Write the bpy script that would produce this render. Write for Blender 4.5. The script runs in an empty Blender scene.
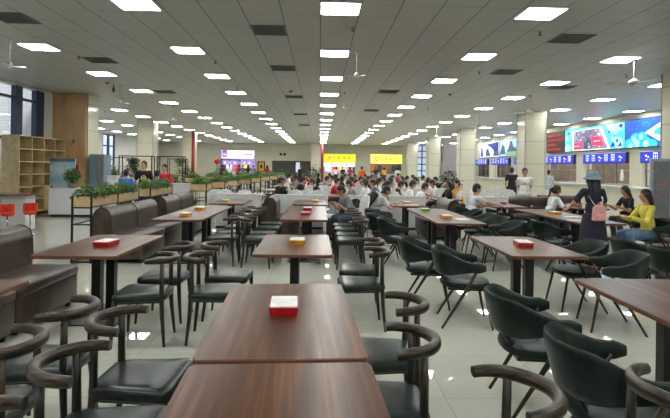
import bpy, bmesh, math, random
from mathutils import Vector, Matrix
random.seed(7)
PI = math.pi
sc = bpy.context.scene
COL = sc.collection
V = Vector

# ------------------------------------------------------------------ materials
def lin(c):
    c = c / 255.0
    return c / 12.92 if c <= 0.04045 else ((c + 0.055) / 1.055) ** 2.4
def rgb(r, g, b): return (lin(r), lin(g), lin(b), 1.0)

def new_mat(name):
    m = bpy.data.materials.new(name); m.use_nodes = True
    nt = m.node_tree; bs = nt.nodes['Principled BSDF']
    return m, nt, bs

def N(nt, typ, **kw):
    n = nt.nodes.new(typ)
    for k, v in kw.items(): setattr(n, k, v)
    return n

def mottled(name, c1, c2, rough=0.5, scale=8.0, stretch=(1, 1, 1), metallic=0.0, bump=0.0, spec=0.5, coat=0.0, lo=0.35, hi=0.65, detail=4.0, rvar=0.0):
    """principled surface whose own colour varies between c1 and c2 through stretched noise"""
    m, nt, bs = new_mat(name)
    tc = N(nt, 'ShaderNodeTexCoord'); mp = N(nt, 'ShaderNodeMapping')
    mp.inputs['Scale'].default_value = stretch
    nz = N(nt, 'ShaderNodeTexNoise'); nz.inputs['Scale'].default_value = scale; nz.inputs['Detail'].default_value = detail
    rp = N(nt, 'ShaderNodeValToRGB')
    rp.color_ramp.elements[0].position = lo; rp.color_ramp.elements[0].color = c1
    rp.color_ramp.elements[1].position = hi; rp.color_ramp.elements[1].color = c2
    nt.links.new(tc.outputs['Object'], mp.inputs['Vector']); nt.links.new(mp.outputs['Vector'], nz.inputs['Vector'])
    nt.links.new(nz.outputs['Fac'], rp.inputs['Fac']); nt.links.new(rp.outputs['Color'], bs.inputs['Base Color'])
    bs.inputs['Roughness'].default_value = rough; bs.inputs['Metallic'].default_value = metallic
    bs.inputs['Specular IOR Level'].default_value = spec; bs.inputs['Coat Weight'].default_value = coat
    if bump:
        b = N(nt, 'ShaderNodeBump'); b.inputs['Strength'].default_value = bump; b.inputs['Distance'].default_value = 0.01
        nt.links.new(nz.outputs['Fac'], b.inputs['Height']); nt.links.new(b.outputs['Normal'], bs.inputs['Normal'])
    return m

def plain(name, c, rough=0.5, metallic=0.0, var=0.06, **kw):
    c2 = tuple(min(1, x * (1 + var * 2)) for x in c[:3]) + (1,)
    c1 = tuple(x * (1 - var * 2) for x in c[:3]) + (1,)
    return mottled(name, c1, c2, rough, kw.pop('scale', 12), metallic=metallic, **kw)

def emit(name, c, strength):
    m, nt, bs = new_mat(name)
    bs.inputs['Base Color'].default_value = c
    bs.inputs['Emission Color'].default_value = c; bs.inputs['Emission Strength'].default_value = strength
    bs.inputs['Roughness'].default_value = 0.4
    return m

def grid_mat(name, base, line, pitch, width, off=(0, 0), rough=0.3, var=0.05, axes='XY', spec=0.5, bumpy=0.0, wall=False, linex=1.0):
    """surface of square tiles: joints at world pitch, slight tile to tile colour variation"""
    m, nt, bs = new_mat(name)
    g = N(nt, 'ShaderNodeNewGeometry'); sx = N(nt, 'ShaderNodeSeparateXYZ')
    nt.links.new(g.outputs['Position'], sx.inputs[0])
    def M(op, a, b=None):
        n = N(nt, 'ShaderNodeMath', operation=op)
        for i, v in enumerate((a, b)):
            if v is None: continue
            if isinstance(v, (int, float)): n.inputs[i].default_value = v
            else: nt.links.new(v, n.inputs[i])
        return n.outputs[0]
    cells = []; masks = []
    for i, ax in enumerate(axes):
        p = pitch[i]; w = width * (linex if i else 1.0)
        t = M('DIVIDE', M('SUBTRACT', sx.outputs[ax], off[i]), p)
        cells.append(M('FLOOR', t))
        fr = M('FRACT', t)
        d = M('MINIMUM', fr, M('SUBTRACT', 1.0, fr))
        masks.append(M('LESS_THAN', d, w / p / 2))
    mask = M('MAXIMUM', masks[0], masks[1])
    cb = N(nt, 'ShaderNodeCombineXYZ'); nt.links.new(cells[0], cb.inputs[0]); nt.links.new(cells[1], cb.inputs[1])
    wn = N(nt, 'ShaderNodeTexWhiteNoise'); nt.links.new(cb.outputs[0], wn.inputs['Vector'])
    nz = N(nt, 'ShaderNodeTexNoise'); nz.inputs['Scale'].default_value = 1.7; nz.inputs['Detail'].default_value = 6
    nt.links.new(g.outputs['Position'], nz.inputs['Vector'])
    k = M('ADD', M('MULTIPLY', wn.outputs['Value'], var), M('MULTIPLY', nz.outputs['Fac'], var))
    k = M('ADD', k, 1 - var)
    mul = N(nt, 'ShaderNodeVectorMath', operation='SCALE'); mul.inputs[0].default_value = base[:3]; nt.links.new(k, mul.inputs['Scale'])
    mx = N(nt, 'ShaderNodeMix', data_type='RGBA'); nt.links.new(mask, mx.inputs['Factor'])
    nt.links.new(mul.outputs[0], mx.inputs[6]); mx.inputs[7].default_value = line
    nt.links.new(mx.outputs[2], bs.inputs['Base Color'])
    bs.inputs['Roughness'].default_value = rough; bs.inputs['Specular IOR Level'].default_value = spec
    return m

def laminate(name, dark, mid, light, rough=0.28):
    """dark wood laminate with the grain running along local Y"""
    m, nt, bs = new_mat(name)
    tc = N(nt, 'ShaderNodeTexCoord'); oi = N(nt, 'ShaderNodeObjectInfo')
    ad = N(nt, 'ShaderNodeVectorMath', operation='ADD'); sc_ = N(nt, 'ShaderNodeVectorMath', operation='SCALE')
    sc_.inputs[0].default_value = (7, 3, 5); nt.links.new(oi.outputs['Random'], sc_.inputs['Scale'])
    nt.links.new(tc.outputs['Object'], ad.inputs[0]); nt.links.new(sc_.outputs[0], ad.inputs[1])
    mp = N(nt, 'ShaderNodeMapping'); mp.inputs['Scale'].default_value = (1, 0.035, 1); nt.links.new(ad.outputs[0], mp.inputs[0])
    nz = N(nt, 'ShaderNodeTexNoise'); nz.inputs['Scale'].default_value = 26; nz.inputs['Detail'].default_value = 8; nz.inputs['Roughness'].default_value = .65
    nt.links.new(mp.outputs[0], nz.inputs['Vector'])
    mp2 = N(nt, 'ShaderNodeMapping'); mp2.inputs['Scale'].default_value = (1, 0.12, 1); nt.links.new(ad.outputs[0], mp2.inputs[0])
    nz2 = N(nt, 'ShaderNodeTexNoise'); nz2.inputs['Scale'].default_value = 6; nz2.inputs['Detail'].default_value = 3
    nt.links.new(mp2.outputs[0], nz2.inputs['Vector'])
    av = N(nt, 'ShaderNodeMix', data_type='FLOAT'); av.inputs[0].default_value = .38
    nt.links.new(nz.outputs['Fac'], av.inputs[2]); nt.links.new(nz2.outputs['Fac'], av.inputs[3])
    rp = N(nt, 'ShaderNodeValToRGB'); e = rp.color_ramp.elements
    e[0].position = .33; e[0].color = dark; e[1].position = .68; e[1].color = light
    x = e.new(.5); x.color = mid
    nt.links.new(av.outputs[0], rp.inputs['Fac']); nt.links.new(rp.outputs['Color'], bs.inputs['Base Color'])
    bs.inputs['Roughness'].default_value = rough; bs.inputs['Specular IOR Level'].default_value = .22
    return m

M = {}
M['lam'] = laminate('table_laminate', rgb(38, 21, 11), rgb(82, 48, 29), rgb(132, 88, 56), .3)
M['band'] = plain('edge_band_brown', rgb(102, 60, 42), .4)
M['black'] = plain('black_powder_metal', rgb(16, 16, 18), .35, .2)
M['horn'] = mottled('aged_dark_wood', rgb(15, 13, 12), rgb(108, 84, 54), .28, 22, (1, 1, 1), spec=.5, lo=.5, hi=.78, detail=9)
def horn_mat():
    m, nt, bs = new_mat('aged_dark_wood_bent')
    tc = N(nt, 'ShaderNodeTexCoord'); ad = N(nt, 'ShaderNodeVectorMath', operation='ADD'); ad.inputs[1].default_value = (.075, 0, 0)
    nt.links.new(tc.outputs['Object'], ad.inputs[0]); sx = N(nt, 'ShaderNodeSeparateXYZ'); nt.links.new(ad.outputs[0], sx.inputs[0])
    at = N(nt, 'ShaderNodeMath', operation='ARCTAN2'); nt.links.new(sx.outputs['Y'], at.inputs[0])
    ng = N(nt, 'ShaderNodeMath', operation='MULTIPLY'); ng.inputs[1].default_value = -1; nt.links.new(sx.outputs['X'], ng.inputs[0]); nt.links.new(ng.outputs[0], at.inputs[1])
    fl = N(nt, 'ShaderNodeVectorMath', operation='MULTIPLY'); fl.inputs[1].default_value = (1, 1, 0); nt.links.new(ad.outputs[0], fl.inputs[0])
    ln = N(nt, 'ShaderNodeVectorMath', operation='LENGTH'); nt.links.new(fl.outputs[0], ln.inputs[0])
    cb = N(nt, 'ShaderNodeCombineXYZ')
    for i, (s, k) in enumerate(((at.outputs[0], 1.1), (ln.outputs['Value'], 60), (sx.outputs['Z'], 60))):
        q = N(nt, 'ShaderNodeMath', operation='MULTIPLY'); q.inputs[1].default_value = k; nt.links.new(s, q.inputs[0]); nt.links.new(q.outputs[0], cb.inputs[i])
    nz = N(nt, 'ShaderNodeTexNoise'); nz.inputs['Scale'].default_value = 1.6; nz.inputs['Detail'].default_value = 8; nz.inputs['Roughness'].default_value = .7; nt.links.new(cb.outputs[0], nz.inputs['Vector'])
    rp = N(nt, 'ShaderNodeValToRGB'); rp.color_ramp.elements[0].position = .44; rp.color_ramp.elements[0].color = rgb(13, 11, 10); rp.color_ramp.elements[1].position = .78; rp.color_ramp.elements[1].color = rgb(112, 90, 62)
    nt.links.new(nz.outputs['Fac'], rp.inputs['Fac']); nt.links.new(rp.outputs['Color'], bs.inputs['Base Color']); bs.inputs['Roughness'].default_value = .3; bs.inputs['Specular IOR Level'].default_value = .4
    b = N(nt, 'ShaderNodeBump'); b.inputs['Strength'].default_value = .3; b.inputs['Distance'].default_value = .004; nt.links.new(nz.outputs['Fac'], b.inputs['Height']); nt.links.new(b.outputs['Normal'], bs.inputs['Normal'])
    return m
M['horn'] = horn_mat()
M['hornleg'] = mottled('aged_dark_wood_leg', rgb(20, 18, 16), rgb(84, 66, 44), .35, 30, (1, 1, .12), lo=.48, hi=.8, detail=5)
M['seat'] = mottled('green_black_leather', rgb(14, 21, 20), rgb(34, 46, 43), .3, 7, bump=.12, detail=7, spec=.32)
M['shell'] = mottled('dark_green_leather', rgb(14, 24, 21), rgb(28, 41, 36), .36, 9, bump=.08, detail=6, spec=.3)
M['bronze'] = mottled('bronzed_metal_leg', rgb(34, 27, 20), rgb(86, 68, 46), .35, 25, (1, 1, .2), metallic=.3, lo=.4, hi=.8)
M['sofa'] = mottled('brown_leather', rgb(56, 45, 37), rgb(82, 68, 57), .3, 5, bump=.1, detail=5, spec=.4)
M['seam'] = plain('sofa_piping', rgb(30, 24, 21), .5)
M['red'] = plain('red_plastic', rgb(188, 20, 38), .3)
M['yellow'] = plain('yellow_plastic', rgb(232, 168, 28), .3)
M['green_pl'] = plain('green_plastic', rgb(120, 190, 50), .3)
M['whitep'] = plain('white_plastic', rgb(226, 226, 224), .35)
M['white'] = plain('white_panel', rgb(214, 214, 212), .4, var=.02)
M['paper'] = plain('paper', rgb(226, 224, 218), .8, var=.02)
M['cream'] = grid_mat('cream_pillar_tile', rgb(214, 209, 190), rgb(120, 116, 104), (3.0, .9), .012, (0, .05), .12, .03, 'XZ')
M['wall'] = plain('cream_wall_paint', rgb(206, 202, 184), .5, var=.015, scale=1.5)
M['wallw'] = plain('pale_wall_paint', rgb(205, 205, 200), .55, var=.015, scale=1.5)
M['chrome'] = plain('chrome', rgb(200, 200, 202), .15, 1.0, var=.01)
M['trim'] = plain('aluminium_trim', rgb(170, 168, 160), .3, .8, var=.02)
M['ply'] = mottled('pale_ply_cladding', rgb(176, 140, 98), rgb(200, 164, 120), .42, 3, (1, 1, .3), lo=.3, hi=.7)
M['shelf'] = mottled('shelf_oak', rgb(176, 154, 112), rgb(200, 178, 136), .5, 6, (1, .2, 1))
M['shelfback'] = mottled('shelf_back_board', rgb(140, 120, 86), rgb(158, 136, 98), .55, 5)
M['planter'] = mottled('planter_wood', rgb(188, 158, 110), rgb(214, 186, 138), .5, 6, (1, .2, 1))
M['leaf'] = mottled('leaf_green', rgb(36, 74, 28), rgb(110, 150, 58), .5, 9, lo=.3, hi=.7)
M['leafd'] = mottled('leaf_dark_green', rgb(22, 46, 24), rgb(58, 92, 44), .5, 9, lo=.3, hi=.7)
M['soil'] = plain('soil', rgb(50, 38, 28), .9)
M['pot'] = plain('glazed_pot', rgb(120, 118, 112), .35)
M['redpipe'] = plain('red_pipe_paint', rgb(140, 26, 24), .4)
M['blueframe'] = plain('dark_blue_frame', rgb(40, 54, 76), .4, .2)
M['dark'] = plain('dark_board', rgb(30, 30, 32), .5)
M['grey'] = plain('grey_panel', rgb(120, 122, 124), .5)
M['vent'] = plain('vent_grey', rgb(96, 95, 92), .5)
M['ventd'] = plain('vent_dark', rgb(34, 34, 33), .7)
M['fan'] = plain('fan_white', rgb(206, 204, 196), .4)
M['steel'] = plain('brushed_steel', rgb(150, 152, 154), .35, .8)
M['teal'] = mottled('teal_poster', rgb(108, 160, 178), rgb(200, 216, 222), .4, 1.3, (1, 1, 2), lo=.35, hi=.65)
M['stoolred'] = plain('red_stool_leather', rgb(214, 58, 34), .35)
M['skin'] = mottled('skin', rgb(178, 128, 100), rgb(198, 150, 122), .5, 6)
M['hair'] = mottled('black_hair', rgb(14, 12, 12), rgb(34, 28, 26), .4, 30, (1, 1, .2))
M['lips'] = plain('lips', rgb(150, 74, 66), .5)
M['eye'] = plain('dark_eye', rgb(20, 16, 14), .2)
M['light'] = emit('ceiling_panel_light', (.97, 1, .955, 1), 30.0)
M['yellowsign'] = emit('yellow_lightbox', rgb(224, 228, 44), .82)
M['yellowsign2'] = emit('pale_yellow_lightbox', rgb(246, 238, 100), .95)
M['whitesign'] = emit('white_lightbox', rgb(240, 236, 250), 1.1)
M['purple'] = emit('purple_sign', rgb(150, 70, 180), .8)
M['violet'] = emit('violet_lit_counter', rgb(150, 130, 200), .8)
M['bluesign'] = emit('blue_menu_screen', rgb(28, 42, 190), .9)
M['whitelit'] = emit('white_lit_print', rgb(225, 232, 255), .9)
M['cyan'] = emit('cyan_screen', rgb(60, 190, 225), 1.0)
M['cyanl'] = emit('pale_cyan_screen', rgb(150, 226, 240), 1.0)
M['teals'] = emit('turquoise_screen', rgb(40, 176, 190), 1.0)
M['royal'] = emit('deep_blue_screen', rgb(20, 80, 185), 1.0)
M['navys'] = emit('navy_screen', rgb(30, 40, 120), .8)
M['mauve'] = emit('mauve_screen', rgb(128, 116, 142), .75)
M['slate'] = emit('slate_screen', rgb(70, 80, 110), .6)
M['crim'] = emit('crimson_screen', rgb(226, 40, 84), 1.0)
M['leds'] = emit('red_led_text', rgb(210, 30, 34), .8)
M['redlamp'] = emit('red_sign_lamp', rgb(200, 40, 40), .8)
M['ledback'] = plain('led_panel_dark', rgb(48, 28, 30), .4)
M['grass'] = emit('green_screen', rgb(120, 170, 120), .6)
M['skyblue'] = emit('sky_screen', rgb(150, 190, 230), .9)
M['ink'] = plain('print_ink', rgb(60, 60, 66), .6)
M['pinkink'] = plain('pink_print', rgb(200, 120, 130), .6)
M['brownint'] = mottled('kitchen_brown_panel', rgb(96, 82, 72), rgb(122, 104, 90), .3, 2)
M['navy'] = plain('navy_cloth', rgb(34, 36, 52), .8)
M['pink'] = plain('pink_bag', rgb(218, 158, 154), .6)
M['hatc'] = plain('grey_blue_hat', rgb(112, 136, 142), .8)
def glass(name, tint=(1, 1, 1, 1), rough=.02, alpha_mix=.85):
    m, nt, bs = new_mat(name)
    tr = N(nt, 'ShaderNodeBsdfTransparent'); tr.inputs[0].default_value = tint
    gl = N(nt, 'ShaderNodeBsdfGlossy'); gl.inputs['Roughness'].default_value = rough
    fr = N(nt, 'ShaderNodeFresnel'); fr.inputs[0].default_value = 1.5
    mx = N(nt, 'ShaderNodeMixShader'); out = nt.nodes['Material Output']
    gm = N(nt, 'ShaderNodeNewGeometry'); k = N(nt, 'ShaderNodeMath', operation='SUBTRACT'); k.inputs[0].default_value = 1; nt.links.new(gm.outputs['Backfacing'], k.inputs[1])
    k2 = N(nt, 'ShaderNodeMath', operation='MULTIPLY'); nt.links.new(fr.outputs[0], k2.inputs[0]); nt.links.new(k.outputs[0], k2.inputs[1])
    nt.links.new(k2.outputs[0], mx.inputs[0]); nt.links.new(tr.outputs[0], mx.inputs[1]); nt.links.new(gl.outputs[0], mx.inputs[2])
    nt.links.new(mx.outputs[0], out.inputs[0])
    return m
M['glass'] = glass('window_glass', (.9, .92, .95, 1))

cloth_cache = {}
def cloth(r, g, b):
    k = (r, g, b)
    if k not in cloth_cache: cloth_cache[k] = plain('cloth_%d_%d_%d' % k, rgb(r, g, b), .85, scale=6)
    return cloth_cache[k]

# ------------------------------------------------------------------ mesh builder
class MB:
    def __init__(s): s.bm = bmesh.new()
    def box(s, x0, x1, y0, y1, z0, z1, rot=None, at=None, bev=0):
        b = bmesh.new()
        bmesh.ops.create_cube(b, size=1)
        for v in b.verts: v.co = V(((x0 + x1) / 2 + v.co.x * (x1 - x0), (y0 + y1) / 2 + v.co.y * (y1 - y0), (z0 + z1) / 2 + v.co.z * (z1 - z0)))
        if bev: bmesh.ops.bevel(b, geom=b.edges[:], offset=bev, segments=2, affect='EDGES', profile=.5)
        if rot is not None: bmesh.ops.rotate(b, verts=b.verts, cent=at or (0, 0, 0), matrix=Matrix.Rotation(rot, 3, 'Z'))
        s.merge(b); return s
    def merge(s, b):
        me = bpy.data.meshes.new('t'); b.to_mesh(me); s.bm.from_mesh(me); bpy.data.meshes.remove(me); b.free()
    def tube(s, pts, rad, n=10, up=None, cap=True):
        """sweep; rad: float, list, or list of (side, up) radii"""
        pts = [V(p) for p in pts]; L = len(pts)
        if not isinstance(rad, (list, tuple)) : rad = [rad] * L
        rings = []
        prev = None
        for i, p in enumerate(pts):
            t = (pts[min(i + 1, L - 1)] - pts[max(i - 1, 0)]).normalized()
            if prev is None:
                a = V(up) if up else (V((0, 0, 1)) if abs(t.z) < .9 else V((1, 0, 0)))
            else: a = V(up) if up else prev
            sd = t.cross(a)
            if sd.length < 1e-5: sd = t.cross(V((1, 0, 0)))
            sd.normalize(); u = sd.cross(t).normalized(); prev = u
            r = rad[i]; rs, ru = r if isinstance(r, (tuple, list)) else (r, r)
            rings.append([s.bm.verts.new(p + sd * (math.cos(2 * PI * k / n) * rs) + u * (math.sin(2 * PI * k / n) * ru)) for k in range(n)])
        for a, b in zip(rings, rings[1:]):
            for k in range(n): s.bm.faces.new((a[k], a[(k + 1) % n], b[(k + 1) % n], b[k]))
        if cap:
            s.bm.faces.new(rings[0][::-1]); s.bm.faces.new(rings[-1])
        return s
    def ell(s, c, r, rot=None, sub=2):
        b = bmesh.new(); bmesh.ops.create_icosphere(b, subdivisions=sub, radius=1)
        Mx = Matrix.Diagonal((r[0], r[1], r[2])).to_3x3() if not isinstance(r, (int, float)) else Matrix.Diagonal((r, r, r)).to_3x3()
        if rot is not None: Mx = rot.to_3x3() @ Mx
        for v in b.verts: v.co = Mx @ v.co + V(c)
        s.merge(b); return s
    def caps(s, a, b_, ra, rb, n=12):
        s.ell(a, ra, sub=2); s.ell(b_, rb, sub=2)
        a = V(a); b_ = V(b_)
        if (b_ - a).length > 1e-4: s.tube([a, b_], [ra, rb], n)
        return s
    def prism(s, poly, z0, z1, plane='XY'):
        def P(u, v, w):
            return {'XY': (u, v, w), 'XZ': (u, w, v), 'YZ': (w, u, v)}[plane]
        a = [s.bm.verts.new(P(u, v, z0)) for u, v in poly]; b = [s.bm.verts.new(P(u, v, z1)) for u, v in poly]
        n = len(poly)
        s.bm.faces.new(a[::-1]); s.bm.faces.new(b)
        for i in range(n): s.bm.faces.new((a[i], a[(i + 1) % n], b[(i + 1) % n], b[i]))
        return s
    def lathe(s, prof, c=(0, 0, 0), n=16):
        rings = []
        for r, z in prof:
            rings.append([s.bm.verts.new((c[0] + r * math.cos(2 * PI * k / n), c[1] + r * math.sin(2 * PI * k / n), c[2] + z)) for k in range(n)])
        for a, b in zip(rings, rings[1:]):
            for k in range(n): s.bm.faces.new((a[k], a[(k + 1) % n], b[(k + 1) % n], b[k]))
        s.bm.faces.new(rings[0][::-1]); s.bm.faces.new(rings[-1])
        return s
    def quad(s, pts):
        s.bm.faces.new([s.bm.verts.new(p) for p in pts]); return s
    def mesh(s, name, smooth=False, fix=True):
        if fix: bmesh.ops.recalc_face_normals(s.bm, faces=s.bm.faces)
        me = bpy.data.meshes.new(name); s.bm.to_mesh(me); s.bm.free()
        if smooth:
            for p in me.polygons: p.use_smooth = True
        return me
    def build(s, name, mat, parent=None, smooth=False, bevel=0, auto=None, fix=True):
        me = s.mesh(name, smooth or auto is not None, fix)
        me.materials.append(mat)
        o = bpy.data.objects.new(name, me); COL.objects.link(o)
        if parent: o.parent = parent
        if auto is not None: me.set_sharp_from_angle(angle=math.radians(auto))
        if bevel:
            md = o.modifiers.new('bevel', 'BEVEL'); md.width = bevel; md.segments = 2; md.limit_method = 'ANGLE'
        return o

def rrect(x0, x1, y0, y1, r, n=5):
    p = []
    for cx, cy, a0 in ((x1 - r, y1 - r, 0), (x0 + r, y1 - r, 90), (x0 + r, y0 + r, 180), (x1 - r, y0 + r, 270)):
        for k in range(n + 1):
            a = math.radians(a0 + 90 * k / n); p.append((cx + r * math.cos(a), cy + r * math.sin(a)))
    return p

def tag(o, label=None, cat=None, group=None, kind=None):
    if label: o['label'] = label
    if cat: o['category'] = cat
    if group: o['group'] = group
    if kind: o['kind'] = kind
    return o
def thing(name, label, cat, loc=(0, 0, 0), rz=0, group=None):
    o = bpy.data.objects.new(name, None); COL.objects.link(o); o.empty_display_size = .1
    o.location = loc; o.rotation_euler = (0, 0, rz)
    return tag(o, label, cat, group)
def struct(o): o['kind'] = 'structure'; return o
kids = {}
def dup(root, loc, rz=0, label=None, group=None, scale=None):
    def cp(o, par):
        c = o.copy(); COL.objects.link(c)
        if par: c.parent = par
        for ch in o.children: cp(ch, c)
        return c
    r = cp(root, None); r.location = loc; r.rotation_euler = (0, 0, rz)
    if scale: r.scale = (scale, scale, scale)
    if label: r['label'] = label
    if group: r['group'] = group
    return r
class Proto:
    """first placement uses the prototype itself, later ones copies"""
    def __init__(s, root): s.root = root; s.used = False
    def put(s, loc, rz=0, label=None, group=None, scale=None):
        if not s.used:
            s.used = True; r = s.root; r.location = loc; r.rotation_euler = (0, 0, rz)
            if label: r['label'] = label
            if group: r['group'] = group
            if scale: r.scale = (scale,) * 3
            return r
        return dup(s.root, loc, rz, label, group, scale)

# ------------------------------------------------------------------ camera (eye height 1.6 m, level, lens shifted down)
cd = bpy.data.cameras.new('camera'); cam = bpy.data.objects.new('camera', cd); COL.objects.link(cam)
cam.location = (0, 0, 1.6)
YAW = math.radians(-1.7); ROLL = math.radians(.86)
cam.rotation_mode = 'QUATERNION'
cam.rotation_quaternion = (Matrix.Rotation(YAW, 4, 'Z') @ Matrix.Rotation(PI / 2, 4, 'X') @ Matrix.Rotation(ROLL, 4, 'Z')).to_quaternion()
cd.sensor_fit = 'HORIZONTAL'; cd.sensor_width = 36; cd.lens = 36 * 505 / 670.0
cd.shift_y = -41.8 / 670.0; cd.clip_start = .05; cd.clip_end = 300
sc.camera = cam
def gx(px, Y): return Y * math.tan(math.atan((px - 335) / 505.0) - YAW)      # world x of something seen at column px when it stands Y metres away

H = 3.99
# ------------------------------------------------------------------ room shell
M['floor'] = grid_mat('polished_floor_tile', rgb(190, 191, 179), rgb(160, 160, 150), (.8, .8), .006, (.1, .3), .018, .06, 'XY')
M['ceil'] = grid_mat('metal_ceiling_tile', rgb(176, 174, 168), rgb(70, 69, 66), (.6, .6), .016, (-.03, .2), .42, .05, 'XY', linex=.55)
struct(MB().box(-17.2, 16, -8, 58, -.1, 0).build('floor', M['floor']))
struct(MB().box(-9.35, 16, -8, 17.8, H, H + .1).box(-17.2, 16, 17.8, 58, H, H + .1).build('ceiling', M['ceil']))
# left wall with tall window opening, Y 12.2..17.0
lw = MB()
lw.box(-9.35, -9.15, -8, 1.0, 0, H); lw.box(-9.35, -9.15, 1.0, 17.45, 0, .95); lw.box(-9.35, -9.15, 1.0, 17.45, 3.92, H); lw.box(-9.35, -9.15, 17.0, 17.6, .95, 3.92)
struct(lw.build('wall_left', M['wallw']))
struct(MB().box(-17.2, -9.15, 17.6, 17.8, 0, H).build('wall_left_step', M['wallw']))
struct(MB().box(-17.2, -9.37, 17.3, 17.58, 0, 6).build('wall_courtyard', grid_mat('courtyard_tile', rgb(205, 203, 198), rgb(160, 158, 152), (.3, .1), .01, axes='XZ')))
fl = MB(); wy = [(36.6, 39.0), (40.0, 42.4)]
fl.box(-17.2, -17, 17.6, 36.6, 0, H); fl.box(-17.2, -17, 42.4, 58, 0, H); fl.box(-17.2, -17, 39.0, 40.0, 0, H)
fl.box(-17.2, -17, 36.6, 39, 0, .8); fl.box(-17.2, -17, 40, 42.4, 0, .8)
struct(fl.build('wall_far_left', M['wallw']))
struct(MB().box(-17.2, 16, -8.2, -8, 0, H).build('wall_near', M['wallw']))
# back wall, shop openings
bw = MB(); YB = 54.0
ops = [(-10.6, -6.9, 2.35), (-5.1, -.95, 2.2), (.38, 3.75, 2.35), (5.4, 8.75, 2.35)]
x = -17.2
for a, b, z in ops:
    bw.box(x, a, YB, YB + .2, 0, H); bw.box(a, b, YB, YB + .2, z, H); x = b
bw.box(x, 10.3, YB, YB + .2, 0, H); bw.box(10.3, 11.6, YB, YB + .2, 0, .6); bw.box(11.6, 16, YB, YB + .2, 0, H)
struct(bw.build('wall_back', M['wall']))
struct(MB().box(-17.2, 16, 57.8, 58, 0, H).build('wall_shop_back', plain('shop_back_wall', rgb(96, 92, 86), .6)))
# right wall: piers, low wall, header, kitchen recess behind
rw = MB(); XR = 13.0
rw.box(XR, XR + .3, -8, 15.58, 0, H)
piers = [16.0 + 4.4 * k for k in range(9)]
rw.box(XR, XR + .3, 15.58, 58, 0, .95); rw.box(XR, XR + .3, 15.58, 58, 2.42, H)
for p in piers: rw.box(XR, XR + .3, p - .45, p + .45, .95, 2.42)
struct(rw.build('wall_right', M['wall']))
struct(MB().box(15.8, 16, -8, 58, 0, H).build('wall_kitchen', M['brownint']))
struct(MB().box(XR - .32, XR, 13.2, 53.9, .92, .99).build('trim_1', M['white'], bevel=.005))
for i, (a, b) in enumerate(zip(piers, piers[1:])):
    w = bpy.data.objects.new('window_%d' % (i + 1), None); COL.objects.link(w); w['kind'] = 'structure'
    y0, y1 = a + .45, b - .45
    f = MB()
    for t in (0, .333, .667, 1):
        yy = y0 + (y1 - y0) * t; f.box(XR + .1, XR + .16, max(y0, yy - .03), min(y1, yy + .03), .99, 2.42)
    f.box(XR + .1, XR + .16, y0, y1, .99, 1.04); f.box(XR + .1, XR + .16, y0, y1, 2.37, 2.42); f.box(XR + .1, XR + .16, y0, y1, 1.62, 1.66)
    f.build('window_frame', M['steel'], w)
    MB().box(XR + .125, XR + .135, y0, y1, 1.04, 2.37).build('glass_pane', M['glass'], w)
# left window
w = bpy.data.objects.new('window_20', None); COL.objects.link(w); w['kind'] = 'structure'
f = MB()
for a, b in ((1.0, 1.2), (2.9, 3.2), (5.0, 5.3), (7.1, 7.4), (9.2, 9.5), (11.4, 11.75), (13.8, 14.2), (15.47, 15.8), (16.55, 17.0)): f.box(-9.32, -9.16, a, b, .95, 3.92)
for z in (.95, 2.3, 3.52): f.box(-9.3, -9.18, 1.0, 17.0, z, z + .07)
f.build('window_frame', M['blueframe'], w)
MB().box(-9.25, -9.24, 1.0, 17.0, .95, 3.92).build('glass_pane', M['glass'], w)
for i, (a, b) in enumerate(wy):
    w = bpy.data.objects.new('window_%d' % (21 + i), None); COL.objects.link(w); w['kind'] = 'structure'
    f = MB()
    for yy in (a, (a + b) / 2, b): f.box(-17.15, -17.02, yy - .12, yy + .12, .8, H)
    for z in (.8, 1.9, 3.0, H - .1): f.box(-17.14, -17.03, a, b, z, z + .1)
    f.build('window_frame', M['blueframe'], w)
    MB().box(-17.1, -17.09, a, b, .8, H).build('glass_pane', M['glass'], w)
w = bpy.data.objects.new('window_23', None); COL.objects.link(w); w['kind'] = 'structure'
f = MB()
for xx in (10.3, 10.95, 11.6): f.box(xx - .06, xx + .06, YB + .02, YB + .14, .6, H)
for z in (.6, 1.3, 2.0, 2.7, 3.4): f.box(10.3, 11.6, YB + .03, YB + .13, z, z + .1)
f.build('window_frame', M['blueframe'], w)
MB().box(10.3, 11.6, YB + .08, YB + .09, .6, H).build('glass_pane', emit('daylit_pane', rgb(176, 190, 214), .8), w)
# pale facade outside the left windows
bf = MB().box(-18.5, -18.3, 2, 17.4, 0, 9).build('courtyard_facade', grid_mat('facade_tile', rgb(205, 203, 198), rgb(160, 158, 152), (.4, .4), .03, axes='YZ'))
struct(bf)

# ------------------------------------------------------------------ pillars
def pillar(x0, x1, y0, y1, label, mat='cream'):
    t = thing('pillar', label, 'pillar', ((x0 + x1) / 2, (y0 + y1) / 2, 0), 0, 'tiled pillars')
    hx, hy = (x1 - x0) / 2, (y1 - y0) / 2
    MB().box(-hx, hx, -hy, hy, 0, H - .001).build('pillar_body', M[mat], t)
    for sx in (-1, 1):
        for sy in (-1, 1):
            MB().box(sx * hx - .015, sx * hx + .015, sy * hy - .015, sy * hy + .015, 0, H - .002).build('corner_trim', M['trim'], t)
    MB().box(-hx - .01, hx + .01, -hy - .01, hy + .01, 0, .12).build('plinth', M['trim'], t)
    return t
pillar(8.3, 9.15, 11.2, 12.07, 'cream tiled pillar cut off by the right edge of the view')
pillar(8.2, 9.05, 20, 20.85, 'broad cream tiled pillar behind the standing man in white')
pillar(8.15, 9.05, 29.2, 30.0, 'cream tiled pillar left of the landscape screens')
pillar(8.2, 9.1, 38, 38.85, 'cream tiled pillar right of the blue-framed back window')
pillar(8.2, 9.1, 47, 47.85, 'farthest cream tiled pillar, beside the right yellow sign')
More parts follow.
